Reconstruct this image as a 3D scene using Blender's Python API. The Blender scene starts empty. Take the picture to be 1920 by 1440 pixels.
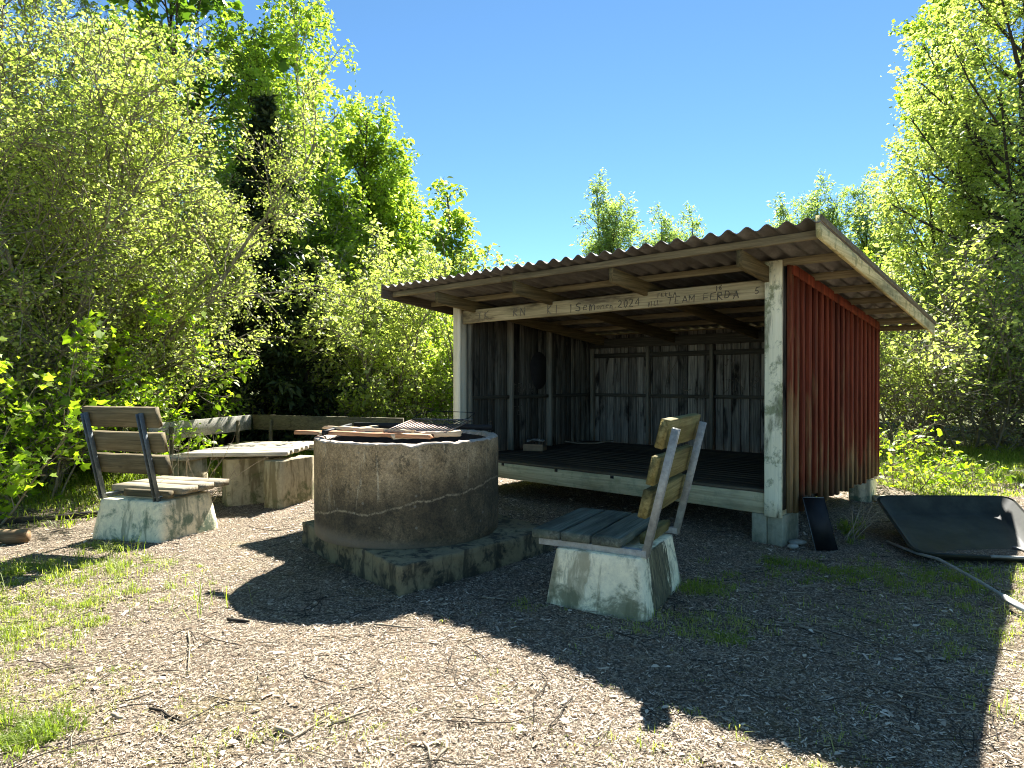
import bpy, math, random
import numpy as np
from mathutils import Vector, Matrix
R = math.radians
rng = np.random.default_rng(11)
random.seed(5)
scene = bpy.context.scene
COL = scene.collection

# ------------------------------------------------------------------ camera
CAMH = 1.4
cam_d = bpy.data.cameras.new("camera")
cam = bpy.data.objects.new("camera", cam_d)
COL.objects.link(cam)
cam.location = (0, 0, CAMH)
cam.rotation_euler = (R(90 - 0.28), 0, 0)
cam_d.sensor_width = 36.0
cam_d.lens = 22.97
cam_d.clip_start = 0.05
cam_d.clip_end = 2000
scene.camera = cam

# ------------------------------------------------------------------ light
SUNV = Vector((0.28, 0.99, 1.0)).normalized()
SUN_EL = math.asin(SUNV.z)
SUN_AZ = math.atan2(SUNV.x, SUNV.y)
w = bpy.data.worlds.new("World")
scene.world = w
w.use_nodes = True
nt = w.node_tree
nt.nodes.clear()
sky = nt.nodes.new("ShaderNodeTexSky")
sky.sky_type = 'NISHITA'
sky.sun_disc = False
sky.sun_elevation = SUN_EL
sky.sun_rotation = SUN_AZ
sky.altitude = 0
sky.air_density = 0.75
sky.dust_density = 0.0
sky.ozone_density = 6.0
bg = nt.nodes.new("ShaderNodeBackground")
bg.inputs[1].default_value = 0.054
wo = nt.nodes.new("ShaderNodeOutputWorld")
tint = nt.nodes.new("ShaderNodeMix"); tint.data_type = 'RGBA'; tint.blend_type = 'MULTIPLY'
tint.inputs[0].default_value = 1.0
tint.inputs[7].default_value = (0.84, 1.0, 0.93, 1)      # clean northern air: a little more cyan
nt.links.new(sky.outputs[0], tint.inputs[6])
nt.links.new(tint.outputs[2], bg.inputs[0])
nt.links.new(bg.outputs[0], wo.inputs[0])
sun_d = bpy.data.lights.new("sun", 'SUN')
sun_d.energy = 5.0
sun_d.angle = R(0.53)
sun_d.color = (1.0, 0.965, 0.925)
sun = bpy.data.objects.new("sun", sun_d)
sun.rotation_euler = (-SUNV).to_track_quat('-Z', 'Y').to_euler()
sun.location = (3, 12, 14)
COL.objects.link(sun)
scene.view_settings.view_transform = 'Standard'
scene.view_settings.look = 'None'
scene.view_settings.exposure = 2.02
scene.view_settings.gamma = 1.0
scene.view_settings.use_curve_mapping = False
scene.render.engine = 'CYCLES'
scene.cycles.max_bounces = 8
scene.cycles.transmission_bounces = 6
scene.cycles.diffuse_bounces = 4
scene.cycles.filter_width = 1.05

# ------------------------------------------------------------------ helpers
def tag(o, label=None, cat=None, group=None, kind=None):
    if label: o["label"] = label
    if cat: o["category"] = cat
    if group: o["group"] = group
    if kind: o["kind"] = kind
    return o

def empty(name, loc=(0, 0, 0), rz=0.0, **kw):
    o = bpy.data.objects.new(name, None)
    COL.objects.link(o)
    o.location = loc
    o.rotation_euler = (0, 0, rz)
    o.empty_display_size = 0.2
    return tag(o, **kw)

def np_mesh(name, verts, loops, starts, rnd=None, smooth=False):
    me = bpy.data.meshes.new(name)
    verts = np.asarray(verts, dtype=np.float32).reshape(-1, 3)
    loops = np.asarray(loops, dtype=np.int32).ravel()
    starts = np.asarray(starts, dtype=np.int32).ravel()
    me.vertices.add(len(verts)); me.vertices.foreach_set('co', verts.ravel())
    me.loops.add(len(loops)); me.loops.foreach_set('vertex_index', loops)
    me.polygons.add(len(starts)); me.polygons.foreach_set('loop_start', starts)
    if smooth:
        me.polygons.foreach_set('use_smooth', np.ones(len(starts), dtype=bool))
    me.update(calc_edges=True)
    if rnd is not None:
        a = me.attributes.new('rnd', 'FLOAT', 'FACE')
        a.data.foreach_set('value', np.asarray(rnd, dtype=np.float32))
    me.validate()
    return me

def link(name, me, mat, parent=None, bevel=0.0):
    o = bpy.data.objects.new(name, me)
    COL.objects.link(o)
    if mat: me.materials.append(mat)
    if parent: o.parent = parent
    if bevel > 0:
        b = o.modifiers.new('bevel', 'BEVEL')
        b.width = bevel; b.segments = 2; b.limit_method = 'ANGLE'; b.angle_limit = R(35)
    return o

class MB:
    def __init__(s):
        s.v = []; s.f = []; s.r = []; s.cur = 0.5
    def add(s, vs, fs):
        n = len(s.v)
        s.v += [tuple(p) for p in vs]
        for f in fs:
            s.f.append([i + n for i in f]); s.r.append(s.cur)
    def hexa(s, c):
        """c: 8 corners, bottom loop 0-3 ccw, top loop 4-7"""
        s.add(c, [(3, 2, 1, 0), (4, 5, 6, 7), (0, 1, 5, 4), (1, 2, 6, 5), (2, 3, 7, 6), (3, 0, 4, 7)])
    def box(s, x0, x1, y0, y1, z0, z1):
        s.hexa([(x0, y0, z0), (x1, y0, z0), (x1, y1, z0), (x0, y1, z0),
                (x0, y0, z1), (x1, y0, z1), (x1, y1, z1), (x0, y1, z1)])
    def timber(s, p0, p1, wv, hv, n=8, jit=0.0015, ends=0.0):
        """worn plank from p0 to p1 (centre line), wv/hv half-extent vectors"""
        p0 = Vector(p0); p1 = Vector(p1); wv = Vector(wv); hv = Vector(hv)
        base = len(s.v)
        wn = wv.normalized(); hn = hv.normalized(); L = (p1 - p0).normalized()
        # cross-section with clipped corners
        c = min(wv.length, hv.length) * 0.16
        for i in range(n + 1):
            t = i / n
            q = p0.lerp(p1, t)
            for (a, b) in ((-1, -1), (1, -1), (1, 1), (-1, 1)):
                for k in (0, 1):
                    da = (c if (k == 0) != (a * b > 0) else 0)
                    db = (c if (k == 1) != (a * b > 0) else 0)
                    e = L * random.uniform(-ends, ends) if i in (0, n) else Vector((0, 0, 0))
                    s.v.append(tuple(q + wn * (a * (wv.length - da) + random.uniform(-jit, jit)) +
                                     hn * (b * (hv.length - db) + random.uniform(-jit, jit)) + e))
        for i in range(n):
            for j in range(8):
                a = base + i * 8 + j; b = base + i * 8 + (j + 1) % 8
                s.f.append([a, b, b + 8, a + 8]); s.r.append(s.cur)
        s.f.append([base + j for j in range(7, -1, -1)]); s.r.append(s.cur)
        s.f.append([base + n * 8 + j for j in range(8)]); s.r.append(s.cur)
    def tube(s, pts, r, n=8, caps=True):
        pts = [Vector(p) for p in pts]
        rr = r if isinstance(r, (list, tuple)) else [r] * len(pts)
        base = len(s.v)
        up = Vector((0, 0, 1))
        for i, p in enumerate(pts):
            d = (pts[min(i + 1, len(pts) - 1)] - pts[max(i - 1, 0)]).normalized()
            a = d.cross(up)
            if a.length < 0.05: a = d.cross(Vector((1, 0, 0)))
            a.normalize(); b = a.cross(d).normalized()
            for j in range(n):
                t = 2 * math.pi * j / n
                s.v.append(tuple(p + (a * math.cos(t) + b * math.sin(t)) * rr[i]))
        for i in range(len(pts) - 1):
            for j in range(n):
                a = base + i * n + j; b = base + i * n + (j + 1) % n
                s.f.append([a, b, b + n, a + n]); s.r.append(s.cur)
        if caps:
            s.f.append([base + j for j in range(n - 1, -1, -1)]); s.r.append(s.cur)
            e = base + (len(pts) - 1) * n
            s.f.append([e + j for j in range(n)]); s.r.append(s.cur)
    def build(s, name, mat, parent=None, bevel=0.0, smooth=False):
        loops = []; starts = []
        for f in s.f:
            starts.append(len(loops)); loops += f
        me = np_mesh(name, s.v, loops, starts, s.r, smooth)
        return link(name, me, mat, parent, bevel)

# ------------------------------------------------------------------ materials
def mat_new(name):
    m = bpy.data.materials.new(name); m.use_nodes = True
    nt = m.node_tree; nt.nodes.clear()
    out = nt.nodes.new("ShaderNodeOutputMaterial")
    p = nt.nodes.new("ShaderNodeBsdfPrincipled")
    nt.links.new(p.outputs[0], out.inputs[0])
    return m, nt, p, out
def N(nt, t, **kw):
    n = nt.nodes.new(t)
    for k, v in kw.items(): setattr(n, k, v)
    return n
def noise(nt, vec, scale, detail=6, rough=0.6, dist=0.0):
    n = N(nt, "ShaderNodeTexNoise")
    n.inputs['Scale'].default_value = scale; n.inputs['Detail'].default_value = detail
    n.inputs['Roughness'].default_value = rough; n.inputs['Distortion'].default_value = dist
    if vec is not None: nt.links.new(vec, n.inputs['Vector'])
    return n.outputs['Fac']
def mapping(nt, vec, scale=(1, 1, 1), loc=(0, 0, 0)):
    m = N(nt, "ShaderNodeMapping"); m.inputs['Scale'].default_value = scale
    m.inputs['Location'].default_value = loc
    nt.links.new(vec, m.inputs['Vector']); return m.outputs[0]
def ramp(nt, fac, stops):
    r = N(nt, "ShaderNodeValToRGB")
    el = r.color_ramp.elements
    while len(el) > 1: el.remove(el[0])
    el[0].position = stops[0][0]; el[0].color = (*stops[0][1], 1)
    for p, c in stops[1:]:
        e = el.new(p); e.color = (*c, 1)
    nt.links.new(fac, r.inputs[0]); return r.outputs[0]
def sramp(nt, fac, a, b):
    m = N(nt, "ShaderNodeMapRange"); m.interpolation_type = 'SMOOTHSTEP'
    m.inputs[1].default_value = a; m.inputs[2].default_value = b
    nt.links.new(fac, m.inputs[0]); return m.outputs[0]
def mix(nt, fac, a, b, mode='MIX'):
    m = N(nt, "ShaderNodeMix", data_type='RGBA', blend_type=mode)
    if hasattr(fac, 'links') or not isinstance(fac, (int, float)): nt.links.new(fac, m.inputs[0])
    else: m.inputs[0].default_value = fac
    for s, i in ((a, 6), (b, 7)):
        if isinstance(s, tuple): m.inputs[i].default_value = (*s, 1)
        else: nt.links.new(s, m.inputs[i])
    return m.outputs[2]
def math_(nt, op, a, b=None, c=None):
    m = N(nt, "ShaderNodeMath", operation=op)
    for i, s in enumerate((a, b, c)):
        if s is None: continue
        if isinstance(s, (int, float)): m.inputs[i].default_value = s
        else: nt.links.new(s, m.inputs[i])
    return m.outputs[0]
def bump(nt, h, p, strength=0.4, dist=0.01):
    b = N(nt, "ShaderNodeBump"); b.inputs['Strength'].default_value = strength
    b.inputs['Distance'].default_value = dist
    nt.links.new(h, b.inputs['Height']); nt.links.new(b.outputs[0], p.inputs['Normal'])
def objco(nt): return N(nt, "ShaderNodeTexCoord").outputs['Object']
def rnd_attr(nt):
    a = N(nt, "ShaderNodeAttribute"); a.attribute_name = 'rnd'; return a.outputs['Fac']
def sep(nt, v):
    s = N(nt, "ShaderNodeSeparateXYZ"); nt.links.new(v, s.inputs[0]); return s.outputs

def wood(name, cols, axis='x', grain=55, stain=(0.03, 0.03, 0.025), stain_amt=0.5, moss=None, moss_amt=0.4, rough=0.85, vary=0.5, stain_scale=3.0):
    m, nt, p, o = mat_new(name)
    v = objco(nt)
    r = rnd_attr(nt)
    off = N(nt, "ShaderNodeCombineXYZ")
    r10 = math_(nt, 'MULTIPLY', r, 37.0)
    nt.links.new(r10, off.inputs[0]); nt.links.new(r10, off.inputs[1]); nt.links.new(r10, off.inputs[2])
    ad = N(nt, "ShaderNodeVectorMath", operation='ADD')
    nt.links.new(v, ad.inputs[0]); nt.links.new(off.outputs[0], ad.inputs[1])
    v2 = ad.outputs[0]
    sc = {'x': (0.035, 1, 1), 'y': (1, 0.035, 1), 'z': (1, 1, 0.035)}[axis]
    g = noise(nt, mapping(nt, v2, sc), grain, 8, 0.65, 0.6)
    g2 = noise(nt, mapping(nt, v2, tuple(0.3 if a < 1 else 1 for a in sc)), stain_scale, 6, 0.62, 0.3)
    c = ramp(nt, g, [(0.28, cols[0]), (0.5, cols[1]), (0.72, cols[2])])
    var = math_(nt, 'MULTIPLY_ADD', r, vary, 1 - vary * 0.5)
    vc = N(nt, "ShaderNodeCombineColor")
    for i in range(3): nt.links.new(var, vc.inputs[i])
    c = mix(nt, 1.0, c, vc.outputs[0], 'MULTIPLY')
    sm = math_(nt, 'MULTIPLY', sramp(nt, g2, 0.5, 0.68), stain_amt)
    c = mix(nt, sm, c, stain)
    if moss:
        gm = noise(nt, v2, 7, 7, 0.7)
        c = mix(nt, math_(nt, 'MULTIPLY', sramp(nt, gm, 0.5, 0.62), moss_amt), c, moss)
    # knots
    vo = N(nt, "ShaderNodeTexVoronoi"); vo.inputs['Scale'].default_value = 3.1
    ks = {'x': (0.6, 1.6, 1.6), 'y': (1.6, 0.6, 1.6), 'z': (1.6, 1.6, 0.6)}[axis]
    nt.links.new(mapping(nt, v2, ks), vo.inputs['Vector'])
    kn = math_(nt, 'SUBTRACT', 1.0, sramp(nt, vo.outputs['Distance'], 0.02, 0.075))
    c = mix(nt, math_(nt, 'MULTIPLY', kn, 0.6), c, (0.035, 0.025, 0.018))
    c = mix(nt, 1.0, c, (1.06, 1.0, 0.84), 'MULTIPLY')
    nt.links.new(c, p.inputs['Base Color'])
    p.inputs['Roughness'].default_value = rough
    p.inputs['Specular IOR Level'].default_value = 0.25
    bump(nt, g, p, 0.55, 0.006)
    return m

GREY = [(0.05, 0.048, 0.042), (0.16, 0.155, 0.14), (0.30, 0.29, 0.27)]
M_beam = wood("weathered_beam", [(0.18, 0.155, 0.10), (0.42, 0.37, 0.25), (0.60, 0.54, 0.39)], 'x', 50, (0.10, 0.08, 0.06), 0.9, stain_scale=5.0)
M_purlin = wood("purlin_timber", [(0.075, 0.067, 0.045), (0.17, 0.148, 0.10), (0.28, 0.245, 0.17)], 'x', 50, (0.07, 0.06, 0.045), 0.6)
M_rafter = wood("rafter_timber", [(0.05, 0.042, 0.022), (0.13, 0.105, 0.055), (0.22, 0.175, 0.095)], 'y', 50, (0.06, 0.05, 0.03), 0.55)
M_barge = wood("barge_board_timber", [(0.36, 0.32, 0.15), (0.62, 0.56, 0.32), (0.78, 0.72, 0.48)], 'y', 45, (0.14, 0.13, 0.06), 0.7, (0.13, 0.15, 0.06), 0.6)
M_dark = wood("dark_barge_timber", [(0.04, 0.035, 0.03), (0.08, 0.07, 0.06), (0.13, 0.115, 0.10)], 'y', 45)
M_post = wood("white_painted_post", [(0.62, 0.64, 0.50), (0.82, 0.83, 0.69), (0.88, 0.89, 0.77)], 'z', 30, (0.07, 0.085, 0.05), 0.95, (0.20, 0.24, 0.14), 0.8, stain_scale=8.0)
M_postw = wood("white_painted_post_clean", [(0.68, 0.65, 0.56), (0.84, 0.81, 0.72), (0.9, 0.87, 0.78)], 'z', 30, (0.2, 0.2, 0.17), 0.4)
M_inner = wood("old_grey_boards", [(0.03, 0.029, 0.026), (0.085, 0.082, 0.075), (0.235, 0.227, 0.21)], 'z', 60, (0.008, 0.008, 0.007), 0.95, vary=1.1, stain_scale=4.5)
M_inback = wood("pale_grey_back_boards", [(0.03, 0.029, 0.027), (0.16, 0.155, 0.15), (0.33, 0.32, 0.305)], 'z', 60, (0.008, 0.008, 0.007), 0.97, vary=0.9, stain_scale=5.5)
M_stud = wood("grey_stud", [(0.09, 0.09, 0.08), (0.19, 0.185, 0.165), (0.30, 0.29, 0.265)], 'z', 60, (0.05, 0.05, 0.045), 0.5)
M_railx = wood("dark_rail", [(0.03, 0.03, 0.027), (0.06, 0.058, 0.05), (0.11, 0.105, 0.095)], 'x', 60)
M_raily = wood("dark_rail_side", [(0.03, 0.03, 0.027), (0.06, 0.058, 0.05), (0.11, 0.105, 0.095)], 'y', 60)
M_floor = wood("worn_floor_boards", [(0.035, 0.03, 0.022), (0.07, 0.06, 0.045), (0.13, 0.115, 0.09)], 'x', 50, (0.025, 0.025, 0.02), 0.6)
M_floorbeam = wood("floor_beam_timber", [(0.24, 0.22, 0.14), (0.42, 0.40, 0.28), (0.56, 0.54, 0.40)], 'x', 40, (0.12, 0.13, 0.09), 0.5, (0.16, 0.20, 0.14), 0.4)
M_benchdk = wood("mossy_bench_planks", [(0.045, 0.055, 0.05), (0.12, 0.14, 0.125), (0.22, 0.25, 0.225)], 'y', 45, (0.03, 0.035, 0.03), 0.6, (0.10, 0.14, 0.11), 0.4)
M_benchol = wood("olive_bench_planks", [(0.075, 0.062, 0.025), (0.22, 0.19, 0.08), (0.36, 0.32, 0.16)], 'y', 40, (0.05, 0.04, 0.012), 0.85, (0.15, 0.15, 0.05), 0.5)
M_benchgr = wood("grey_bench_planks", [(0.10, 0.085, 0.06), (0.25, 0.225, 0.18), (0.42, 0.39, 0.33)], 'y', 45, (0.07, 0.055, 0.035), 0.6)
M_benchbk = wood("brown_back_planks", [(0.06, 0.05, 0.03), (0.125, 0.105, 0.065), (0.21, 0.18, 0.12)], 'y', 45, (0.04, 0.035, 0.02), 0.6)
M_table = wood("pale_table_planks", [(0.20, 0.18, 0.15), (0.38, 0.36, 0.31), (0.54, 0.51, 0.45)], 'x', 45, (0.09, 0.08, 0.065), 0.5)
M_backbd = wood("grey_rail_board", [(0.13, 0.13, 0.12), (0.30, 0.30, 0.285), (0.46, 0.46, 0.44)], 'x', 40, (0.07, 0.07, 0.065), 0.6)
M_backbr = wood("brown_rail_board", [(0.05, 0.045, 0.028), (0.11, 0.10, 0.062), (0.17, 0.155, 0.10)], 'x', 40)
M_fire = wood("rusty_split_wood", [(0.20, 0.09, 0.045), (0.42, 0.22, 0.13), (0.62, 0.42, 0.30)], 'x', 40, (0.15, 0.09, 0.06), 0.5)
M_firep = wood("pale_split_wood", [(0.35, 0.27, 0.18), (0.58, 0.48, 0.36), (0.72, 0.62, 0.50)], 'x', 40, (0.2, 0.13, 0.08), 0.5)
M_bark = wood("grey_bark", [(0.08, 0.072, 0.06), (0.20, 0.18, 0.15), (0.36, 0.33, 0.28)], 'z', 12)
M_barkp = wood("pale_willow_bark", [(0.08, 0.07, 0.055), (0.22, 0.20, 0.16), (0.38, 0.35, 0.29)], 'z', 12)
M_barkd = wood("dark_bark", [(0.02, 0.017, 0.013), (0.05, 0.042, 0.034), (0.09, 0.08, 0.065)], 'z', 12)
M_twig = wood("dry_twig", [(0.16, 0.13, 0.10), (0.28, 0.24, 0.19), (0.42, 0.37, 0.31)], 'x', 20)
M_log = wood("brown_log", [(0.10, 0.06, 0.03), (0.24, 0.16, 0.09), (0.38, 0.30, 0.21)], 'x', 20)

def birch_bark():
    m, nt, p, o = mat_new("birch_bark")
    v = objco(nt)
    f = noise(nt, mapping(nt, v, (1, 1, 5)), 6, 5)
    c = ramp(nt, f, [(0.35, (0.04, 0.035, 0.03)), (0.48, (0.42, 0.39, 0.34)), (0.7, (0.6, 0.57, 0.52))])
    nt.links.new(c, p.inputs['Base Color']); p.inputs['Roughness'].default_value = 0.8
    return m
M_birch = birch_bark()

def red_wood():
    m, nt, p, o = mat_new("falu_red_boards")
    v = objco(nt); r = rnd_attr(nt); s = sep(nt, v)
    g = noise(nt, mapping(nt, v, (1, 1, 0.04)), 55, 8, 0.65)
    big = noise(nt, mapping(nt, v, (2.5, 2.5, 0.45)), 2.4, 5, 0.6)
    red = ramp(nt, g, [(0.3, (0.075, 0.016, 0.006)), (0.55, (0.165, 0.033, 0.014)), (0.75, (0.26, 0.070, 0.027))])
    tan = ramp(nt, g, [(0.3, (0.15, 0.09, 0.035)), (0.55, (0.28, 0.17, 0.07)), (0.75, (0.40, 0.29, 0.15))])
    # worn tan: more toward the foot, board by board
    lo = sramp(nt, s[2], 2.0, 0.2)
    k = math_(nt, 'ADD', math_(nt, 'MULTIPLY', big, 0.9), math_(nt, 'MULTIPLY', lo, 0.24))
    k = math_(nt, 'ADD', k, math_(nt, 'MULTIPLY', r, 0.30))
    c = mix(nt, sramp(nt, k, 0.66, 0.88), red, tan)
    va = math_(nt, 'MULTIPLY_ADD', noise(nt, mapping(nt, v, (0.02, 11.0, 0.15)), 1.0, 2), 2.4, -0.2)
    cv = N(nt, "ShaderNodeCombineColor")
    for i in range(3): nt.links.new(va, cv.inputs[i])
    c = mix(nt, 1.0, c, cv.outputs[0], 'MULTIPLY')
    drt = math_(nt, 'ADD', sramp(nt, s[2], 0.75, 0.30), math_(nt, 'MULTIPLY', math_(nt, 'SUBTRACT', big, 0.5), 2.0))
    c = mix(nt, math_(nt, 'MULTIPLY', sramp(nt, drt, 0.3, 1.0), 0.55), c, (0.10, 0.09, 0.05))
    nt.links.new(c, p.inputs['Base Color']); p.inputs['Roughness'].default_value = 0.8
    p.inputs['Specular IOR Level'].default_value = 0.2
    bump(nt, g, p, 0.4, 0.004)
    return m
M_red = red_wood()

def block_mat(name, white, streak, green, amt=0.6, face=None):
    m, nt, p, o = mat_new(name)
    v = objco(nt); s = sep(nt, v)
    f = noise(nt, v, 22, 8, 0.7)
    base = ramp(nt, f, [(0.3, tuple(a * 0.75 for a in white)), (0.6, white)])
    st = noise(nt, mapping(nt, v, (1, 1, 0.13)), 9, 7, 0.65, 0.4)
    c = mix(nt, math_(nt, 'MULTIPLY', sramp(nt, st, 0.50, 0.62), amt), base, streak)
    bl = noise(nt, v, 5, 8, 0.72, 0.3)
    h = sramp(nt, s[2], 0.38, 0.0)
    k = math_(nt, 'ADD', bl, math_(nt, 'MULTIPLY', h, 0.10))
    c = mix(nt, math_(nt, 'MULTIPLY', sramp(nt, k, 0.54, 0.70), amt + 0.15), c, green)
    fine = noise(nt, v, 90, 4, 0.7)
    if face:
        fx = sramp(nt, math_(nt, 'ADD', s[0], math_(nt, 'MULTIPLY', s[2], .13)), 0.755, 0.768)
        jg = noise(nt, mapping(nt, v, (1, 1, 0.25)), 14, 6, 0.7)
        yy = math_(nt, 'ADD', s[1], math_(nt, 'MULTIPLY', math_(nt, 'SUBTRACT', jg, 0.5), 0.45))
        band = math_(nt, 'MULTIPLY', sramp(nt, yy, face[0], face[0] + .03), sramp(nt, yy, face[1], face[1] - .03))
        lich = ramp(nt, noise(nt, mapping(nt, v, (1, 1, 0.12)), 40, 7, 0.7, .5), [(0.38, (0.015, 0.015, 0.008)), (0.55, (0.10, 0.09, 0.045)), (0.72, (0.30, 0.28, 0.17))])
        c = mix(nt, math_(nt, 'MULTIPLY', math_(nt, 'MULTIPLY', band, fx), 0.95), c, lich)
    c = mix(nt, math_(nt, 'MULTIPLY', sramp(nt, fine, 0.6, 0.7), 0.5), c, tuple(a * 0.35 for a in white))
    c = mix(nt, 1.0, c, (1.05, 1.0, 0.84), 'MULTIPLY')
    nt.links.new(c, p.inputs['Base Color']); p.inputs['Roughness'].default_value = 0.9
    bump(nt, f, p, 0.5, 0.006)
    return m
M_blockR = block_mat("white_block_lichen", (0.93, 0.88, 0.70), (0.24, 0.21, 0.13), (0.14, 0.15, 0.09), 0.7, (0.08, 0.48))
M_blockL = block_mat("white_block_green", (0.88, 0.83, 0.64), (0.20, 0.22, 0.16), (0.10, 0.17, 0.12), 0.75)
M_blockT = block_mat("tan_block", (0.46, 0.41, 0.29), (0.16, 0.13, 0.07), (0.12, 0.13, 0.06), 0.85)
M_foot = block_mat("footing_concrete", (0.33, 0.34, 0.28), (0.15, 0.16, 0.12), (0.13, 0.15, 0.11), 0.5)
M_slab = block_mat("dark_slab_concrete", (0.22, 0.19, 0.12), (0.04, 0.036, 0.025), (0.03, 0.03, 0.022), 0.9)

def drum_mat():
    m, nt, p, o = mat_new("fire_ring_concrete")
    v = objco(nt); s = sep(nt, v)
    fine = noise(nt, v, 38, 8, 0.7)
    f = noise(nt, v, 4.5, 8, 0.7, 0.2)
    up = ramp(nt, f, [(0.3, (0.16, 0.11, 0.055)), (0.5, (0.31, 0.22, 0.12)), (0.7, (0.47, 0.35, 0.21))])
    dn = ramp(nt, f, [(0.3, (0.03, 0.024, 0.015)), (0.52, (0.085, 0.065, 0.036)), (0.72, (0.16, 0.12, 0.07))])
    wv = noise(nt, mapping(nt, v, (1, 1, 0)), 1.6, 3, 0.5)
    jag = noise(nt, mapping(nt, v, (1, 1, 0)), 14, 4, 0.6)
    # height of the tide line: wavers round the ring and climbs to the right
    zl = math_(nt, 'ADD', math_(nt, 'MULTIPLY', wv, 0.22), 0.17)
    zl = math_(nt, 'ADD', zl, math_(nt, 'MULTIPLY', jag, 0.05))
    zl = math_(nt, 'ADD', zl, math_(nt, 'MULTIPLY', s[0], 0.16))
    d = math_(nt, 'SUBTRACT', s[2], zl)
    c = mix(nt, sramp(nt, d, -0.03, 0.30), dn, up)
    line = math_(nt, 'SUBTRACT', 1.0, sramp(nt, math_(nt, 'ABSOLUTE', d), 0.002, 0.012))
    c = mix(nt, math_(nt, 'MULTIPLY', math_(nt, 'MULTIPLY', line, sramp(nt, fine, 0.36, 0.52)), 0.6), c, (0.36, 0.29, 0.19))
    st = noise(nt, mapping(nt, v, (1, 1, 0.12)), 12, 6, 0.65, 0.8)
    above = sramp(nt, d, 0.0, 0.15)
    c = mix(nt, math_(nt, 'MULTIPLY', math_(nt, 'MULTIPLY', sramp(nt, st, 0.57, 0.66), above), 0.6), c, (0.55, 0.47, 0.33))
    st2 = noise(nt, mapping(nt, v, (1, 1, 0.6)), 9, 10, 0.85, 0.3)
    c = mix(nt, math_(nt, 'MULTIPLY', sramp(nt, st2, 0.54, 0.58), 0.6), c, (0.035, 0.03, 0.017))
    foot = sramp(nt, math_(nt, 'ADD', s[2], math_(nt, 'MULTIPLY', s[0], 0.10)), 0.10, 0.0)
    grit = ramp(nt, noise(nt, v, 60, 8, 0.9), [(0.34, (0.3, 0.3, 0.3)), (0.5, (1.05, 1.05, 1.0)), (0.66, (2.1, 2.0, 1.75))])
    c = mix(nt, 1.0, c, grit, 'MULTIPLY')
    c = mix(nt, math_(nt, 'MULTIPLY', foot, 0.6), c, (0.24, 0.19, 0.13))
    vo = N(nt, "ShaderNodeTexVoronoi"); vo.inputs['Scale'].default_value = 8
    nt.links.new(v, vo.inputs['Vector'])
    sp = math_(nt, 'SUBTRACT', 1.0, sramp(nt, vo.outputs['Distance'], 0.06, 0.10))
    c = mix(nt, math_(nt, 'MULTIPLY', sp, 0.45), c, (0.28, 0.26, 0.20))
    nt.links.new(c, p.inputs['Base Color']); p.inputs['Roughness'].default_value = 0.92
    bump(nt, math_(nt, 'ADD', math_(nt, 'MULTIPLY', fine, 0.6), f), p, 0.6, 0.012)
    return m
M_drum = drum_mat()

def simple(name, col, rough=0.6, metal=0.0, var=0.3, scale=15, bmp=0.2, spec=0.4):
    m, nt, p, o = mat_new(name)
    v = objco(nt)
    f = noise(nt, v, scale, 7, 0.65)
    c = ramp(nt, f, [(0.3, tuple(a * (1 - var) for a in col)), (0.7, tuple(min(1, a * (1 + var)) for a in col))])
    nt.links.new(c, p.inputs['Base Color'])
    p.inputs['Roughness'].default_value = rough; p.inputs['Metallic'].default_value = metal
    p.inputs['Specular IOR Level'].default_value = spec
    bump(nt, f, p, bmp, 0.004)
    return m
M_crust = simple("pale_crumbling_rim", (0.46, 0.38, 0.29), 0.9, 0, 0.5, 30, 0.8)
M_soot = simple("sooty_inside", (0.03, 0.027, 0.024), 0.95)
M_ash = simple("ash", (0.22, 0.21, 0.20), 0.95, 0, 0.4, 30)
M_galv = simple("galvanised_steel", (0.34, 0.345, 0.31), 0.6, 0.3, 0.3, 25)
M_galvd = simple("dull_dark_steel", (0.16, 0.18, 0.18), 0.6, 0.4, 0.3, 25)
M_black = simple("black_steel", (0.012, 0.012, 0.012), 0.55, 0.3, 0.4, 12)
M_grate = simple("rusty_grate_wire", (0.30, 0.22, 0.17), 0.5, 0.6, 0.4, 40)
M_tray = simple("dark_green_steel_tray", (0.040, 0.042, 0.028), 0.65, 0.0, 0.5, 5, 0.3, 0.3)
M_ink = simple("black_marker", (0.13, 0.11, 0.08), 0.9, 0, .7, 45)
M_inkb = simple("faded_marker", (0.24, 0.21, 0.15), 0.9, 0, .6, 60)
M_paper = simple("crumpled_paper", (0.5, 0.47, 0.40), 0.8)
M_card = simple("brown_cardboard", (0.30, 0.19, 0.10), 0.85)
M_stone = simple("grey_stone", (0.30, 0.29, 0.24), 0.9, 0, 0.4, 12, 0.6)
M_oval = simple("matte_black_oval", (0.02, 0.018, 0.016), 0.9)

def roof_mat():
    m, nt, p, o = mat_new("fibre_cement_roof")
    v = objco(nt)
    f = noise(nt, mapping(nt, v, (1, 0.25, 1)), 9, 8, 0.7)
    f2 = noise(nt, v, 2.2, 6, 0.6)
    c = ramp(nt, f, [(0.3, (0.09, 0.083, 0.07)), (0.55, (0.17, 0.158, 0.138)), (0.75, (0.28, 0.262, 0.235))])
    c = mix(nt, math_(nt, 'MULTIPLY', sramp(nt, f2, 0.5, 0.65), 0.45), c, (0.07, 0.055, 0.04))
    nt.links.new(c, p.inputs['Base Color']); p.inputs['Roughness'].default_value = 0.85
    bump(nt, f, p, 0.3, 0.004)
    return m
M_roof = roof_mat()

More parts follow.
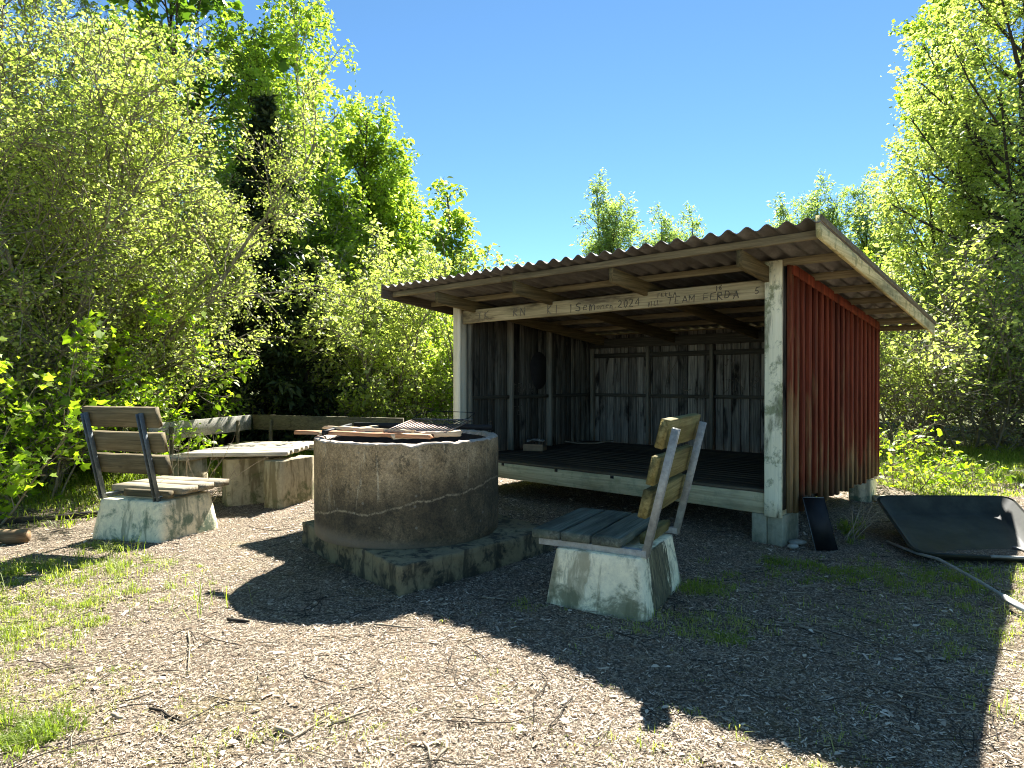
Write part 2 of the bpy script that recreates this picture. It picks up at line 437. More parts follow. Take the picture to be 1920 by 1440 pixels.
def leaf_mat(name, cols, trans=0.55, tcol=None, gloss=0.35):
    m, nt, p, o = mat_new(name)
    r = rnd_attr(nt)
    c = ramp(nt, r, [(0.0, cols[0]), (0.5, cols[1]), (1.0, cols[2])])
    nt.links.new(c, p.inputs['Base Color'])
    p.inputs['Roughness'].default_value = 0.5
    p.inputs['Specular IOR Level'].default_value = gloss
    tr = N(nt, "ShaderNodeBsdfTranslucent")
    tc = mix(nt, 1.0, c, tcol or (1.6, 1.75, 0.6), 'MULTIPLY')
    nt.links.new(tc, tr.inputs[0])
    ms = N(nt, "ShaderNodeMixShader"); ms.inputs[0].default_value = trans
    nt.links.new(p.outputs[0], ms.inputs[1]); nt.links.new(tr.outputs[0], ms.inputs[2])
    nt.links.new(ms.outputs[0], o.inputs[0])
    return m
L_willow = leaf_mat("willow_leaves", [(0.18, 0.22, 0.06), (0.35, 0.39, 0.13), (0.54, 0.56, 0.27)], 0.62, (1.45, 1.6, 0.7))
L_lime = leaf_mat("lime_green_leaves", [(0.15, 0.24, 0.02), (0.27, 0.40, 0.03), (0.42, 0.50, 0.06)], 0.6)
L_maple = leaf_mat("maple_leaves", [(0.05, 0.10, 0.015), (0.10, 0.17, 0.025), (0.24, 0.32, 0.05)], 0.5)
L_birch = leaf_mat("birch_leaves", [(0.12, 0.18, 0.03), (0.25, 0.33, 0.06), (0.42, 0.50, 0.12)], 0.6)
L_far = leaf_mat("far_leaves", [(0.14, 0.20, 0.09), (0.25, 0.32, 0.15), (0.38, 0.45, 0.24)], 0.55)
L_spruce = leaf_mat("spruce_needles", [(0.016, 0.030, 0.013), (0.035, 0.058, 0.022), (0.075, 0.105, 0.04)], 0.2)
L_grass = leaf_mat("grass_blades", [(0.14, 0.20, 0.025), (0.26, 0.32, 0.05), (0.50, 0.46, 0.22)], 0.5)
L_dry = leaf_mat("dry_litter", [(0.09, 0.064, 0.040), (0.43, 0.345, 0.24), (0.82, 0.705, 0.53)], 0.08, (1, 0.9, 0.7), 0.15)

def ground_mat():
    m, nt, p, o = mat_new("wood_chip_path")
    v = objco(nt); s = sep(nt, v)
    fine = noise(nt, v, 85, 8, 0.75)
    mid = noise(nt, v, 14, 6, 0.65)
    big = noise(nt, v, 0.9, 5, 0.6)
    chips = N(nt, "ShaderNodeTexVoronoi"); chips.inputs['Scale'].default_value = 70
    nt.links.new(mapping(nt, v, (1, 0.55, 1)), chips.inputs['Vector'])
    cc = ramp(nt, sep(nt, chips.outputs['Color'])[0], [(0.0, (0.15, 0.115, 0.085)), (0.35, (0.34, 0.28, 0.215)), (0.7, (0.50, 0.425, 0.34)), (1.0, (0.64, 0.56, 0.46))])
    c = mix(nt, sramp(nt, fine, 0.60, 0.44), cc, (0.10, 0.08, 0.065))
    c = mix(nt, math_(nt, 'MULTIPLY', sramp(nt, mid, 0.50, 0.62), 0.3), c, (0.30, 0.20, 0.13))
    gr = noise(nt, v, 1.3, 6, 0.65)
    sx = math_(nt, 'ADD', s[1], math_(nt, 'MULTIPLY', big, 3.0))
    far = sramp(nt, sx, 10.5, 12.5)
    grass = ramp(nt, fine, [(0.35, (0.05, 0.065, 0.018)), (0.65, (0.16, 0.17, 0.06))])
    c = mix(nt, far, c, grass)
    c = mix(nt, math_(nt, 'MULTIPLY', sramp(nt, gr, 0.54, 0.66), 0.35), c, (0.26, 0.22, 0.10))
    c = mix(nt, 1.0, c, (1.03, 1.0, 0.87), 'MULTIPLY')
    nt.links.new(c, p.inputs['Base Color']); p.inputs['Roughness'].default_value = 0.95
    p.inputs['Specular IOR Level'].default_value = 0.15
    h = math_(nt, 'ADD', fine, math_(nt, 'MULTIPLY', chips.outputs['Distance'], -0.9))
    bump(nt, h, p, 0.9, 0.02)
    return m
M_ground = ground_mat()

# ------------------------------------------------------------------ ground
def gz(x, y):
    x = np.asarray(x, float); y = np.asarray(y, float)
    return (0.012 * np.sin(1.7 * x + 0.6) * np.cos(1.3 * y) + 0.008 * np.sin(4.1 * x + 1.9 * y) * np.cos(3.3 * y - 1.1 * x)
            - 0.004) * np.clip(1.2, 0, 1)
def make_ground():
    n = 300
    t = np.linspace(-1, 1, n)
    gx = np.sinh(t * 5.6) / np.sinh(5.6) * 400
    gy = np.sinh(t * 5.6) / np.sinh(5.6) * 400 + 4.5
    X, Y = np.meshgrid(gx, gy)
    near = np.exp(-((X / 30) ** 2 + ((Y - 5) / 30) ** 2))
    Z = gz(X, Y) * near
    near2 = (np.abs(X) < 9) & (Y < 14) & (Y > -2)
    Z = Z + np.where(near2, rng.normal(0, 0.0025, X.shape), 0)
    v = np.stack([X, Y, Z], -1).reshape(-1, 3)
    i, j = np.meshgrid(np.arange(n - 1), np.arange(n - 1))
    a = (j * n + i).ravel()
    f = np.stack([a, a + 1, a + n + 1, a + n], -1)
    me = np_mesh("ground", v, f, np.arange(len(f)) * 4, None, True)
    o = link("ground", me, M_ground); tag(o, kind='structure')
make_ground()

# ------------------------------------------------------------------ vectorised foliage
def unit(a): return a / np.maximum(np.linalg.norm(a, axis=-1, keepdims=True), 1e-9)
def seg_tubes(name, S, mat, parent, k=4):
    """S: (n,8) p0 p1 r0 r1"""
    S = np.asarray(S, float); P0 = S[:, 0:3]; P1 = S[:, 3:6]
    d = unit(P1 - P0)
    ref = np.where(np.abs(d[:, 2:3]) > 0.9, np.array([[1., 0, 0]]), np.array([[0, 0, 1.]]))
    a = unit(np.cross(d, ref)); b = np.cross(a, d)
    ang = np.arange(k) / k * 2 * np.pi
    ring = a[:, None, :] * np.cos(ang)[None, :, None] + b[:, None, :] * np.sin(ang)[None, :, None]
    V0 = P0[:, None] + ring * S[:, 6][:, None, None]
    V1 = P1[:, None] + ring * S[:, 7][:, None, None]
    V = np.concatenate([V0, V1], 1)             # n,2k,3
    n = len(S); base = (np.arange(n) * 2 * k)[:, None, None]
    j = np.arange(k); j2 = (j + 1) % k
    F = np.stack([j, j2, j2 + k, j + k], -1)[None] + base
    F = F.reshape(-1, 4)
    me = np_mesh(name, V.reshape(-1, 3), F, np.arange(len(F)) * 4, np.full(len(F), 0.5), True)
    return link(name, me, mat, parent)

LOBES = {
    'oval': [(0, 0), (.28, -.27), (.62, -.25), (1, 0), (.62, .25), (.28, .27)],
    'diamond': [(0, 0), (.42, -.34), (1, 0), (.42, .34)],
    'narrow': [(0, 0), (.45, -.16), (1, 0), (.45, .16)],
    'needle': [(0, 0), (.3, -.09), (1, 0), (.3, .09)],
    'maple': [(0, 0), (.05, -.42), (.30, -.36), (.48, -.62), (.60, -.26), (1.0, 0), (.60, .26), (.48, .62), (.30, .36), (.05, .42)],
}
def leaf_mesh(name, P, size, mat, parent, shape='oval', up=0.6, dirs=None, droop=0.2, rn=None, svar=0.48):
    P = np.asarray(P, float); n = len(P)
    if n == 0: return None
    nrm = rng.normal(size=(n, 3)); nrm[:, 2] = np.abs(nrm[:, 2]) + up; nrm = unit(nrm)
    t = rng.normal(size=(n, 3)) if dirs is None else dirs + rng.normal(size=(n, 3)) * 0.6
    t[:, 2] -= droop
    t = unit(t - nrm * np.sum(t * nrm, -1, keepdims=True))
    b = np.cross(nrm, t)
    L = size * np.exp(rng.normal(0, svar, n)).clip(0.35, 2.1)
    sh = np.array(LOBES[shape]); k = len(sh)
    cup = (np.abs(sh[:, 1]) * 0.35 - sh[:, 0] ** 2 * 0.15)
    V = (P[:, None] + t[:, None] * (sh[None, :, 0, None] * L[:, None, None]) + b[:, None] * (sh[None, :, 1, None] * L[:, None, None])
         + nrm[:, None] * (cup[None, :, None] * L[:, None, None]))
    loops = np.arange(n * k); starts = np.arange(n) * k
    rv = rng.random(n) if rn is None else rn
    me = np_mesh(name, V.reshape(-1, 3), loops, starts, rv)
    return link(name, me, mat, parent)

def grow(spec, seed):
    """returns segments (n,8), leaf sites (m,3), dirs (m,3)"""
    g = random.Random(seed)
    segs = []; sites = []; dirs = []
    def rv(s): return Vector((g.gauss(0, s), g.gauss(0, s), g.gauss(0, s)))
    def br(p, d, L, r, lv):
        mx = spec['levels']
        n = max(3, min(14, int(L / spec.get('seg', 0.22))))
        if lv == mx: n = 3
        st = L / n
        pts = [p.copy()]
        wig = spec['wig'][min(lv, len(spec['wig']) - 1)]; trop = spec['trop'][min(lv, len(spec['trop']) - 1)]
        re = r * (0.25 if lv == 0 else 0.35)
        ds = []
        for i in range(n):
            d = (d + rv(wig) + Vector((0, 0, trop * st))).normalized()
            q = p + d * st
            ra = r + (re - r) * i / n; rb = r + (re - r) * (i + 1) / n
            segs.append((*p, *q, max(ra, spec['rmin']), max(rb, spec['rmin'])))
            p = q; pts.append(p.copy()); ds.append(d.copy())
        if lv < mx:
            cnt = spec['kids'][lv]
            cnt = int(cnt * (L / spec['ref'][lv]) ** 0.8 + g.random())
            for c in range(cnt):
                t = spec['start'][lv] + (1 - spec['start'][lv]) * (c + g.random()) / max(cnt, 1)
                i = min(int(t * n), n - 1); f = t * n - i
                q = pts[i].lerp(pts[i + 1], min(f, 1))
                dd = ds[i]
                ax = dd.cross(rv(1.0)).normalized()
                a = R(spec['ang'][lv] + g.gauss(0, 10))
                nd = (dd * math.cos(a) + ax * math.sin(a)).normalized()
                env = spec['env'](t) if lv == 0 else (1 - 0.45 * t)
                cl = spec['len'][lv] * env * g.uniform(0.7, 1.25)
                br(q, nd, cl, max(r * spec['rr'] * (1 - 0.6 * t), spec['rmin']), lv + 1)
        if lv >= mx - 1 + (0 if spec.get('leafall', True) else 1):
            k = spec['leaves'] if lv == mx else spec['leaves'] // 2
            for c in range(k):
                t = g.random() ** 0.8
                i = min(int(t * n), n - 1)
                q = pts[i].lerp(pts[i + 1], g.random()) + rv(spec['spread'])
                sites.append(tuple(q)); dirs.append(tuple(ds[i]))
    for s in spec['stems'](g):
        br(Vector(s[0]), Vector(s[1]).normalized(), s[2], s[3], 0)
    return np.array(segs), np.array(sites), np.array(dirs)

def tree(name, loc, spec, seed, lmat, bmat, lsize, shape, label, cat, group=None, rz=0.0, up=0.5, droop=0.2, keep=None, k=4):
    root = empty(name, loc, rz, label=label, cat=cat, group=group)
    S, P, D = grow(spec, seed)
    if keep is not None:
        m = keep(P); P = P[m]; D = D[m]
    seg_tubes("trunk", S, bmat, root, k)
    # clump-wise light/dark greens: smooth random field + per leaf
    ph = rng.random(6) * 6.28
    fld = np.sin(P[:, 0] * 2.1 + ph[0]) * np.sin(P[:, 1] * 2.3 + ph[1]) + np.sin(P[:, 2] * 2.7 + ph[2])
    rn = np.clip(0.5 + 0.16 * fld + rng.normal(0, 0.22, len(P)), 0, 1)
    leaf_mesh("crown", P, lsize, lmat, root, shape, up, D, droop, rn)
    return root

def copy_tree(o, loc, rz, sc, label=None, group=None):
    c = o.copy(); COL.objects.link(c)
    c.location = loc; c.rotation_euler = (0, 0, rz); c.scale = (sc, sc, sc)
    if label: c["label"] = label
    if group: c["group"] = group
    for ch in list(o.children):
        d = ch.copy(); COL.objects.link(d); d.parent = c
    return c

# multi-stem willow: arching stems fanning out
def stems_fan(n, spread, L, r, lean=(0, 0), tilt=(15, 50)):
    def f(g):
        out = []
        for i in range(n):
            a = 2 * math.pi * (i + g.random()) / n
            t = R(g.uniform(*tilt))
            d = (math.sin(t) * math.cos(a) + lean[0], math.sin(t) * math.sin(a) + lean[1], math.cos(t))
            out.append(((math.cos(a) * spread * g.random(), math.sin(a) * spread * g.random(), -0.05), d, L * g.uniform(0.75, 1.15), r * g.uniform(0.7, 1.2)))
        return out
    return f
def stem_one(L, r, lean=(0, 0)):
    return lambda g: [((0, 0, -0.1), (lean[0], lean[1], 1), L, r)]

SP_willow = dict(levels=3, stems=stems_fan(15, 1.0, 5.7, 0.055, tilt=(8, 44)), seg=0.35, wig=[0.07, 0.12, 0.16, 0.2], trop=[0.10, 0.05, 0.05, 0],
                 kids=[17, 8, 4], ref=[5.0, 1.6, 0.6], start=[0.12, 0.15, 0.1], ang=[38, 42, 45], env=lambda t: 1.15 - 0.7 * t,
                 len=[1.9, 0.75, 0.32], rr=0.45, rmin=0.006, leaves=19, spread=0.06)
SP_bush = dict(levels=3, stems=stems_fan(9, 0.6, 2.9, 0.028, tilt=(10, 55)), seg=0.25, wig=[0.09, 0.14, 0.18, 0.2], trop=[0.12, 0.05, 0.0, 0],
               kids=[10, 6, 3], ref=[2.6, 1.0, 0.5], start=[0.08, 0.1, 0.1], ang=[42, 45, 45], env=lambda t: 1.1 - 0.6 * t,
               len=[1.15, 0.55, 0.25], rr=0.5, rmin=0.0045, leaves=8, spread=0.05)
SP_birch = dict(levels=3, stems=stem_one(9.5, 0.09), seg=0.6, wig=[0.025, 0.10, 0.14, 0.2], trop=[0.03, 0.0, -0.25, -0.3],
                kids=[44, 7, 4], ref=[9.5, 1.7, 0.6], start=[0.14, 0.15, 0.1], ang=[42, 42, 40], env=lambda t: 1.25 * (1 - t) ** 0.75 + 0.12,
                len=[2.1, 0.8, 0.38], rr=0.42, rmin=0.003, leaves=9, spread=0.07)
SP_maple = dict(levels=3, stems=stem_one(11.5, 0.15), seg=0.8, wig=[0.03, 0.09, 0.14, 0.2], trop=[0.03, 0.10, 0.05, 0],
                kids=[26, 8, 4], ref=[11, 2.4, 0.8], start=[0.2, 0.2, 0.15], ang=[46, 45, 45], env=lambda t: 1.2 * math.sin(math.pi * (0.12 + 0.80 * t)) + 0.15,
                len=[2.6, 0.9, 0.42], rr=0.42, rmin=0.004, leaves=8, spread=0.13)
SP_sap = dict(levels=2, stems=stems_fan(5, 0.35, 2.1, 0.014, tilt=(8, 45)), seg=0.25, wig=[0.07, 0.12, 0.16], trop=[0.1, 0.05, 0],
              kids=[9, 3], ref=[2.0, 0.6], start=[0.15, 0.2], ang=[48, 45], env=lambda t: 1.1 - 0.6 * t,
              len=[0.75, 0.3], rr=0.5, rmin=0.003, leaves=6, spread=0.05)

def px(pxx, Y): return (pxx - 960) / 1225.0 * Y

# --- left: the big thin willow
tree("willow_tree", (-6.9, 9.2, 0), SP_willow, 3, L_willow, M_barkp, 0.036, 'oval', "tall many-stemmed willow with thin grey branches and small pale leaves at the left edge", "tree", k=5)
tree("willow_tree", (-6.6, 10.8, 0), {**SP_willow, 'stems': stems_fan(11, 0.7, 4.9, 0.05, tilt=(4, 20))}, 8, L_willow, M_barkp, 0.038, 'oval', "many-stemmed pale willow behind the left bench, just right of the tallest willow", "tree")
tree("willow_tree", (-8.7, 10.6, 0), {**SP_willow, 'stems': stems_fan(12, 0.9, 7.9, 0.06, tilt=(4, 34))}, 18, L_willow, M_barkp, 0.042, 'oval', "willow at the far left edge behind the front willow, its top cut by the frame", "tree")
# --- left: maple saplings at the edge
sap = tree("maple_sapling", (-5.25, 6.3, 0), {**SP_sap, 'stems': stems_fan(7, 0.4, 1.6, 0.014, tilt=(10, 45)), 'leaves': 10}, 21, L_lime, M_twig, 0.054, 'maple', "low maple sapling with large bright yellow-green leaves left of the left bench", "sapling")
tree("maple_sapling", (-5.6, 7.6, 0), {**SP_sap, 'stems': stems_fan(9, 0.6, 2.5, 0.016, tilt=(10, 50)), 'leaves': 10}, 22, L_lime, M_twig, 0.06, 'maple', "taller maple sapling with bright leaves at the foot of the willow on the left edge", "sapling")
# --- left: bushes behind bench
tree("hazel_bush", (-6.3, 9.3, 0), {**SP_bush, 'stems': stems_fan(9, 0.7, 2.0, 0.02, tilt=(10, 55))}, 31, L_lime, M_bark, 0.058, 'oval', "lime-green leafy bush behind the backrest of the left bench", "bush")
tree("hazel_bush", (-6.6, 8.0, 0), {**SP_bush, 'stems': stems_fan(9, 0.7, 2.0, 0.02, tilt=(10, 60)), 'leaves': 5}, 32, L_willow, M_bark, 0.045, 'oval', "sparse twiggy bush left of the left bench with bare lower branches", "bush")
tree("hazel_bush", (-6.3, 12.6, 0), {**SP_bush, 'stems': stems_fan(9, 0.7, 3.0, 0.025, tilt=(5, 40))}, 33, L_willow, M_bark, 0.058, 'oval', "pale bush half hidden behind the willows, left of the dark spruces", "bush")
# --- maple behind
tree("maple_tree", (px(338, 17), 17, 0), {**SP_maple, 'len': [3.1, 1.1, .5], 'kids': [28, 7, 4], 'leaves': 5}, 41, L_maple, M_barkd, 0.145, 'maple', "tall dark-green maple standing against the sky behind the willows", "tree", up=0.3)
# --- spruce
def spruce(loc, H, rad, seed, label, start=0.3):
    root = empty("spruce_tree", loc, 0, label=label, cat="tree")
    g = random.Random(seed)
    segs = []; P = []; D = []
    nz = int(H / 0.055)
    prev = Vector((0, 0, -0.1))
    for i in range(14):
        q = Vector((g.gauss(0, .01), g.gauss(0, .01), H * (i + 1) / 14))
        segs.append((*prev, *q, 0.10 * (1 - i / 14) + .008, 0.10 * (1 - (i + 1) / 14) + .008)); prev = q
    for i in range(nz):
        z = start + (H - start) * i / nz
        t = z / H
        L = rad * (1 - t) ** 0.85 * g.uniform(0.65, 1.15) + 0.08
        a = g.random() * 6.283
        d = Vector((math.cos(a), math.sin(a), 0.18 + 0.5 * t - 0.25 * (1 - t)))
        p = Vector((0, 0, z)); n = 5
        for j in range(n):
            d = (d + Vector((0, 0, -0.07 + 0.05 * j))).normalized()
            q = p + d * (L / n)
            segs.append((*p, *q, 0.014 * (1 - j / n) + .003, 0.014 * (1 - (j + 1) / n) + .003))
            for s in range(int(6 + 7 * L)):
                u = g.random(); c = p.lerp(q, u)
                sd = Vector((-d.y, d.x, -0.15 - 0.2 * g.random())) * (1 if g.random() < .5 else -1)
                if sd.z > 0: sd.z *= -1
                sl = 0.28 * L * (1 - 0.15 * j) * g.random() + .03
                m = 3
                for w_ in range(m):
                    cc = c + sd * sl * (w_ + g.random()) / m
                    P.append(tuple(cc)); D.append(tuple(sd + d * 0.7))
            p = q
    seg_tubes("trunk", segs, M_barkd, root, 4)
    leaf_mesh("crown", np.array(P), 0.13, L_spruce, root, 'narrow', 0.3, np.array(D), 0.25)
    return root
spruce((px(500, 13.6), 13.6, 0), 7.3, 1.75, 51, "dark spruce with a thin pointed top in the middle of the left-hand trees", 0.2)
spruce((px(575, 12.9), 12.9, 0), 3.7, 1.9, 52, "low dense dark spruce right of the taller spruce", 0.05)
spruce((px(430, 12.9), 12.9, 0), 3.5, 1.7, 53, "low dark spruce left of the taller spruce behind the corner bench", 0.05)
# --- birches
tree("birch_tree", (px(590, 17.5), 17.5, 0), {**SP_birch, 'stems': stem_one(12.0, 0.10), 'ref': [10, 1.7, .6], 'leaves': 12, 'len': [3.0, 0.9, 0.42]}, 61, L_birch, M_birch, 0.085, 'diamond', "tallest birch, thin and see-through against the sky left of the picture's middle", "tree")
tree("birch_tree", (px(655, 19.5), 19.5, 0), {**SP_birch, 'stems': stem_one(9.3, 0.10), 'len': [2.6, 1.0, .45], 'ref': [6.0, 1.7, .6], 'leaves': 15}, 62, L_birch, M_barkd, 0.088, 'diamond', "full mid-green birch right of the spruce, its rounded top just below the tall birch", "tree")
tree("birch_tree", (px(725, 20.5), 20.5, 0), {**SP_birch, 'stems': stem_one(8.0, 0.09), 'len': [2.5, 1.0, .45], 'ref': [5.5, 1.7, .6], 'leaves': 15}, 63, L_birch, M_barkd, 0.088, 'diamond', "shorter full birch next to the rightmost of the left-hand trees", "tree")
tree("birch_tree", (px(590, 18.5), 18.5, 0), {**SP_birch, 'stems': stem_one(8.3, 0.09), 'len': [2.4, 1.0, .45], 'ref': [6.0, 1.7, .6], 'leaves': 14}, 64, L_birch, M_barkd, 0.088, 'diamond', "mid-green birch growing directly beside the pointed spruce", "tree")
tree("birch_tree", (px(520, 16.5), 16.5, 0), {**SP_birch, 'stems': stem_one(9.8, 0.08), 'ref': [7.5, 1.7, .6], 'leaves': 12}, 65, L_birch, M_barkd, 0.078, 'diamond', "birch between the dark maple and the tallest birch", "tree")
tree("rowan_tree", (px(850, 19), 19, 0), {**SP_birch, 'stems': stem_one(6.9, 0.07), 'ref': [7.0, 1.7, .6], 'leaves': 8, 'len': [1.5, .6, .35]}, 66, L_birch, M_barkd, 0.11, 'oval', "small separate tree rising above the left end of the shelter roof", "tree")
# --- willow scrub left of the shelter
for i, (pxx, Y, H, s, lb) in enumerate([(700, 13.6, 3.6, 71, "rounded willow bush behind the middle of the corner bench"),
                                        (790, 14.2, 3.9, 72, "loose willow bush with thin arching stems left of the shelter"),
                                        (870, 15.0, 3.4, 73, "yellow-green bush seen right beside the shelter's left post"),
                                        (640, 14.4, 3.4, 74, "bush behind the fire ring at the foot of the birches")]):
    tree("willow_bush", (px(pxx, Y), Y, 0), {**SP_bush, 'stems': stems_fan(10, 0.8, H, 0.03, tilt=(4, 38))}, s, L_willow if i != 2 else L_lime, M_bark, 0.062, 'diamond', lb, "bush")
# --- right side
tree("aspen_tree", (px(1960, 14.6), 14.6, 0), {**SP_maple, 'stems': stem_one(12.5, 0.14), 'leaves': 17, 'start': [0.12, .15, .1], 'len': [2.9, 1.0, 0.45], 'kids': [56, 9, 4], 'env': lambda t: 0.75 + 0.45 * math.sin(math.pi * t)}, 81, L_willow, M_barkd, 0.068, 'oval', "large pale-green tree filling the right edge of the picture", "tree")
tree("aspen_tree", (px(1760, 16.8), 16.8, 0), {**SP_maple, 'stems': stem_one(7.3, 0.10), 'ref': [5.0, 2.4, .8], 'leaves': 20, 'start': [0.12, .2, .15], 'len': [1.9, 0.8, 0.4]}, 82, L_willow, M_barkd, 0.07, 'oval', "lower bright tree whose crown shows just above the right end of the roof", "tree")
tree("birch_tree", (px(1850, 19), 19, 0), {**SP_birch, 'stems': stem_one(17.0, 0.13), 'ref': [11, 1.7, .6], 'len': [2.5, .9, .45], 'leaves': 16}, 83, L_birch, M_birch, 0.10, 'diamond', "tall birch with drooping twigs at the left edge of the right-hand trees", "tree")
for (pxx, Y, H, s, lb) in [(1700, 14.2, 3.7, 91, "grey twiggy willow thicket behind the shelter's back right corner"),
                           (1815, 13.8, 3.8, 92, "twiggy willow thicket with bare low branches right of the shelter"),
                           (1930, 13.6, 4.0, 93, "twiggy willow thicket cut by the right edge of the picture"),
                           (2060, 13.8, 4.2, 94, "willow thicket beyond the right edge next to the cut-off thicket")]:
    tree("willow_thicket", (px(pxx, Y), Y, 0), {**SP_bush, 'stems': stems_fan(14, 0.9, H, 0.03, tilt=(8, 62)), 'start': [0.12, 0.15, 0.1], 'leaves': 5, 'rmin': .006}, s, L_willow, M_bark, 0.062, 'diamond', lb, "bush",
         keep=lambda P: (P[:, 2] > 1.3) | (rng.random(len(P)) < np.clip(P[:, 2] / 2.2, 0.05, 1)))
for (x, y, H, s, lb) in [(4.95, 8.3, 0.85, 101, "bright lime sapling right beside the shelter's back corner post"),
                         (5.6, 8.6, 0.5, 102, "low lime-leaved sapling behind the wheelbarrow tray"),
                         (6.25, 8.8, 0.36, 103, "lowest lime sapling, spreading toward the right behind the tray"),
                         (5.0, 9.3, 0.9, 104, "pale upright sapling behind the lime saplings")]:
    tree("lime_sapling", (x, y, 0), {**SP_sap, 'stems': stems_fan(6, 0.3, H, 0.009, tilt=(15, 65)), 'ref': [0.9, .4], 'kids': [8, 4], 'len': [0.38, .16], 'leaves': 3}, s, L_lime, M_twig, 0.055, 'oval', lb, "sapling")

# --- distant trees above the roof
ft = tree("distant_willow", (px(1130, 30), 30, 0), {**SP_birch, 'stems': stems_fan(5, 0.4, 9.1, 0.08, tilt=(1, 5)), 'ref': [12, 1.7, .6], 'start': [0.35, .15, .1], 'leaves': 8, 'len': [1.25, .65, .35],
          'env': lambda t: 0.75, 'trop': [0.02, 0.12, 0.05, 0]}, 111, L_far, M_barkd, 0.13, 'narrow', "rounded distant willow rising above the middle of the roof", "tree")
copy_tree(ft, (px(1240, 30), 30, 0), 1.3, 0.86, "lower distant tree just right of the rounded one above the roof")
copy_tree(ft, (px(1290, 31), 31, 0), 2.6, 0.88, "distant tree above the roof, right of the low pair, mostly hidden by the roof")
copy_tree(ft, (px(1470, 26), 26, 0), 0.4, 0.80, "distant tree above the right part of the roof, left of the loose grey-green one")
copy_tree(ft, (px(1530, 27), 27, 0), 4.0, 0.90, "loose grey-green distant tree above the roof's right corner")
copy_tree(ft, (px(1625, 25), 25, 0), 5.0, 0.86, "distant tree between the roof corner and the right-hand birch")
# --- woods beyond
fb = tree("woodland_bush", (px(300, 19), 19, 0), {**SP_bush, 'stems': stems_fan(12, 1.2, 4.2, 0.04, tilt=(4, 36)), 'leaves': 5}, 121, L_willow, M_bark, 0.10, 'diamond',
          "dense bushy tree of the wood's far edge behind the nearer trees", "bush", "bushes of the wood's far edge")
for i, (x, y, s) in enumerate([(-15, 14, 1.5), (-12, 12, 1.3), (-13, 18, 1.6), (-9, 17.5, 1.4), (-3.4, 19.5, 1.15), (-0.8, 20.5, 1.0), (1.8, 21, .95), (5, 23.5, .8), (8, 23.5, .75), (10.5, 24, 1.1),
                               (16, 19.5, 1.4), (16, 12.5, 1.4), (-6.2, 20, 1.3), (20, 18, 1.7), (-19, 20, 1.9), (-10.5, 8.5, 1.1), (-11.5, 5.0, 1.1), (12.8, 21, 1.2)]):
    copy_tree(fb, (x, y, 0), i * 1.7, s)

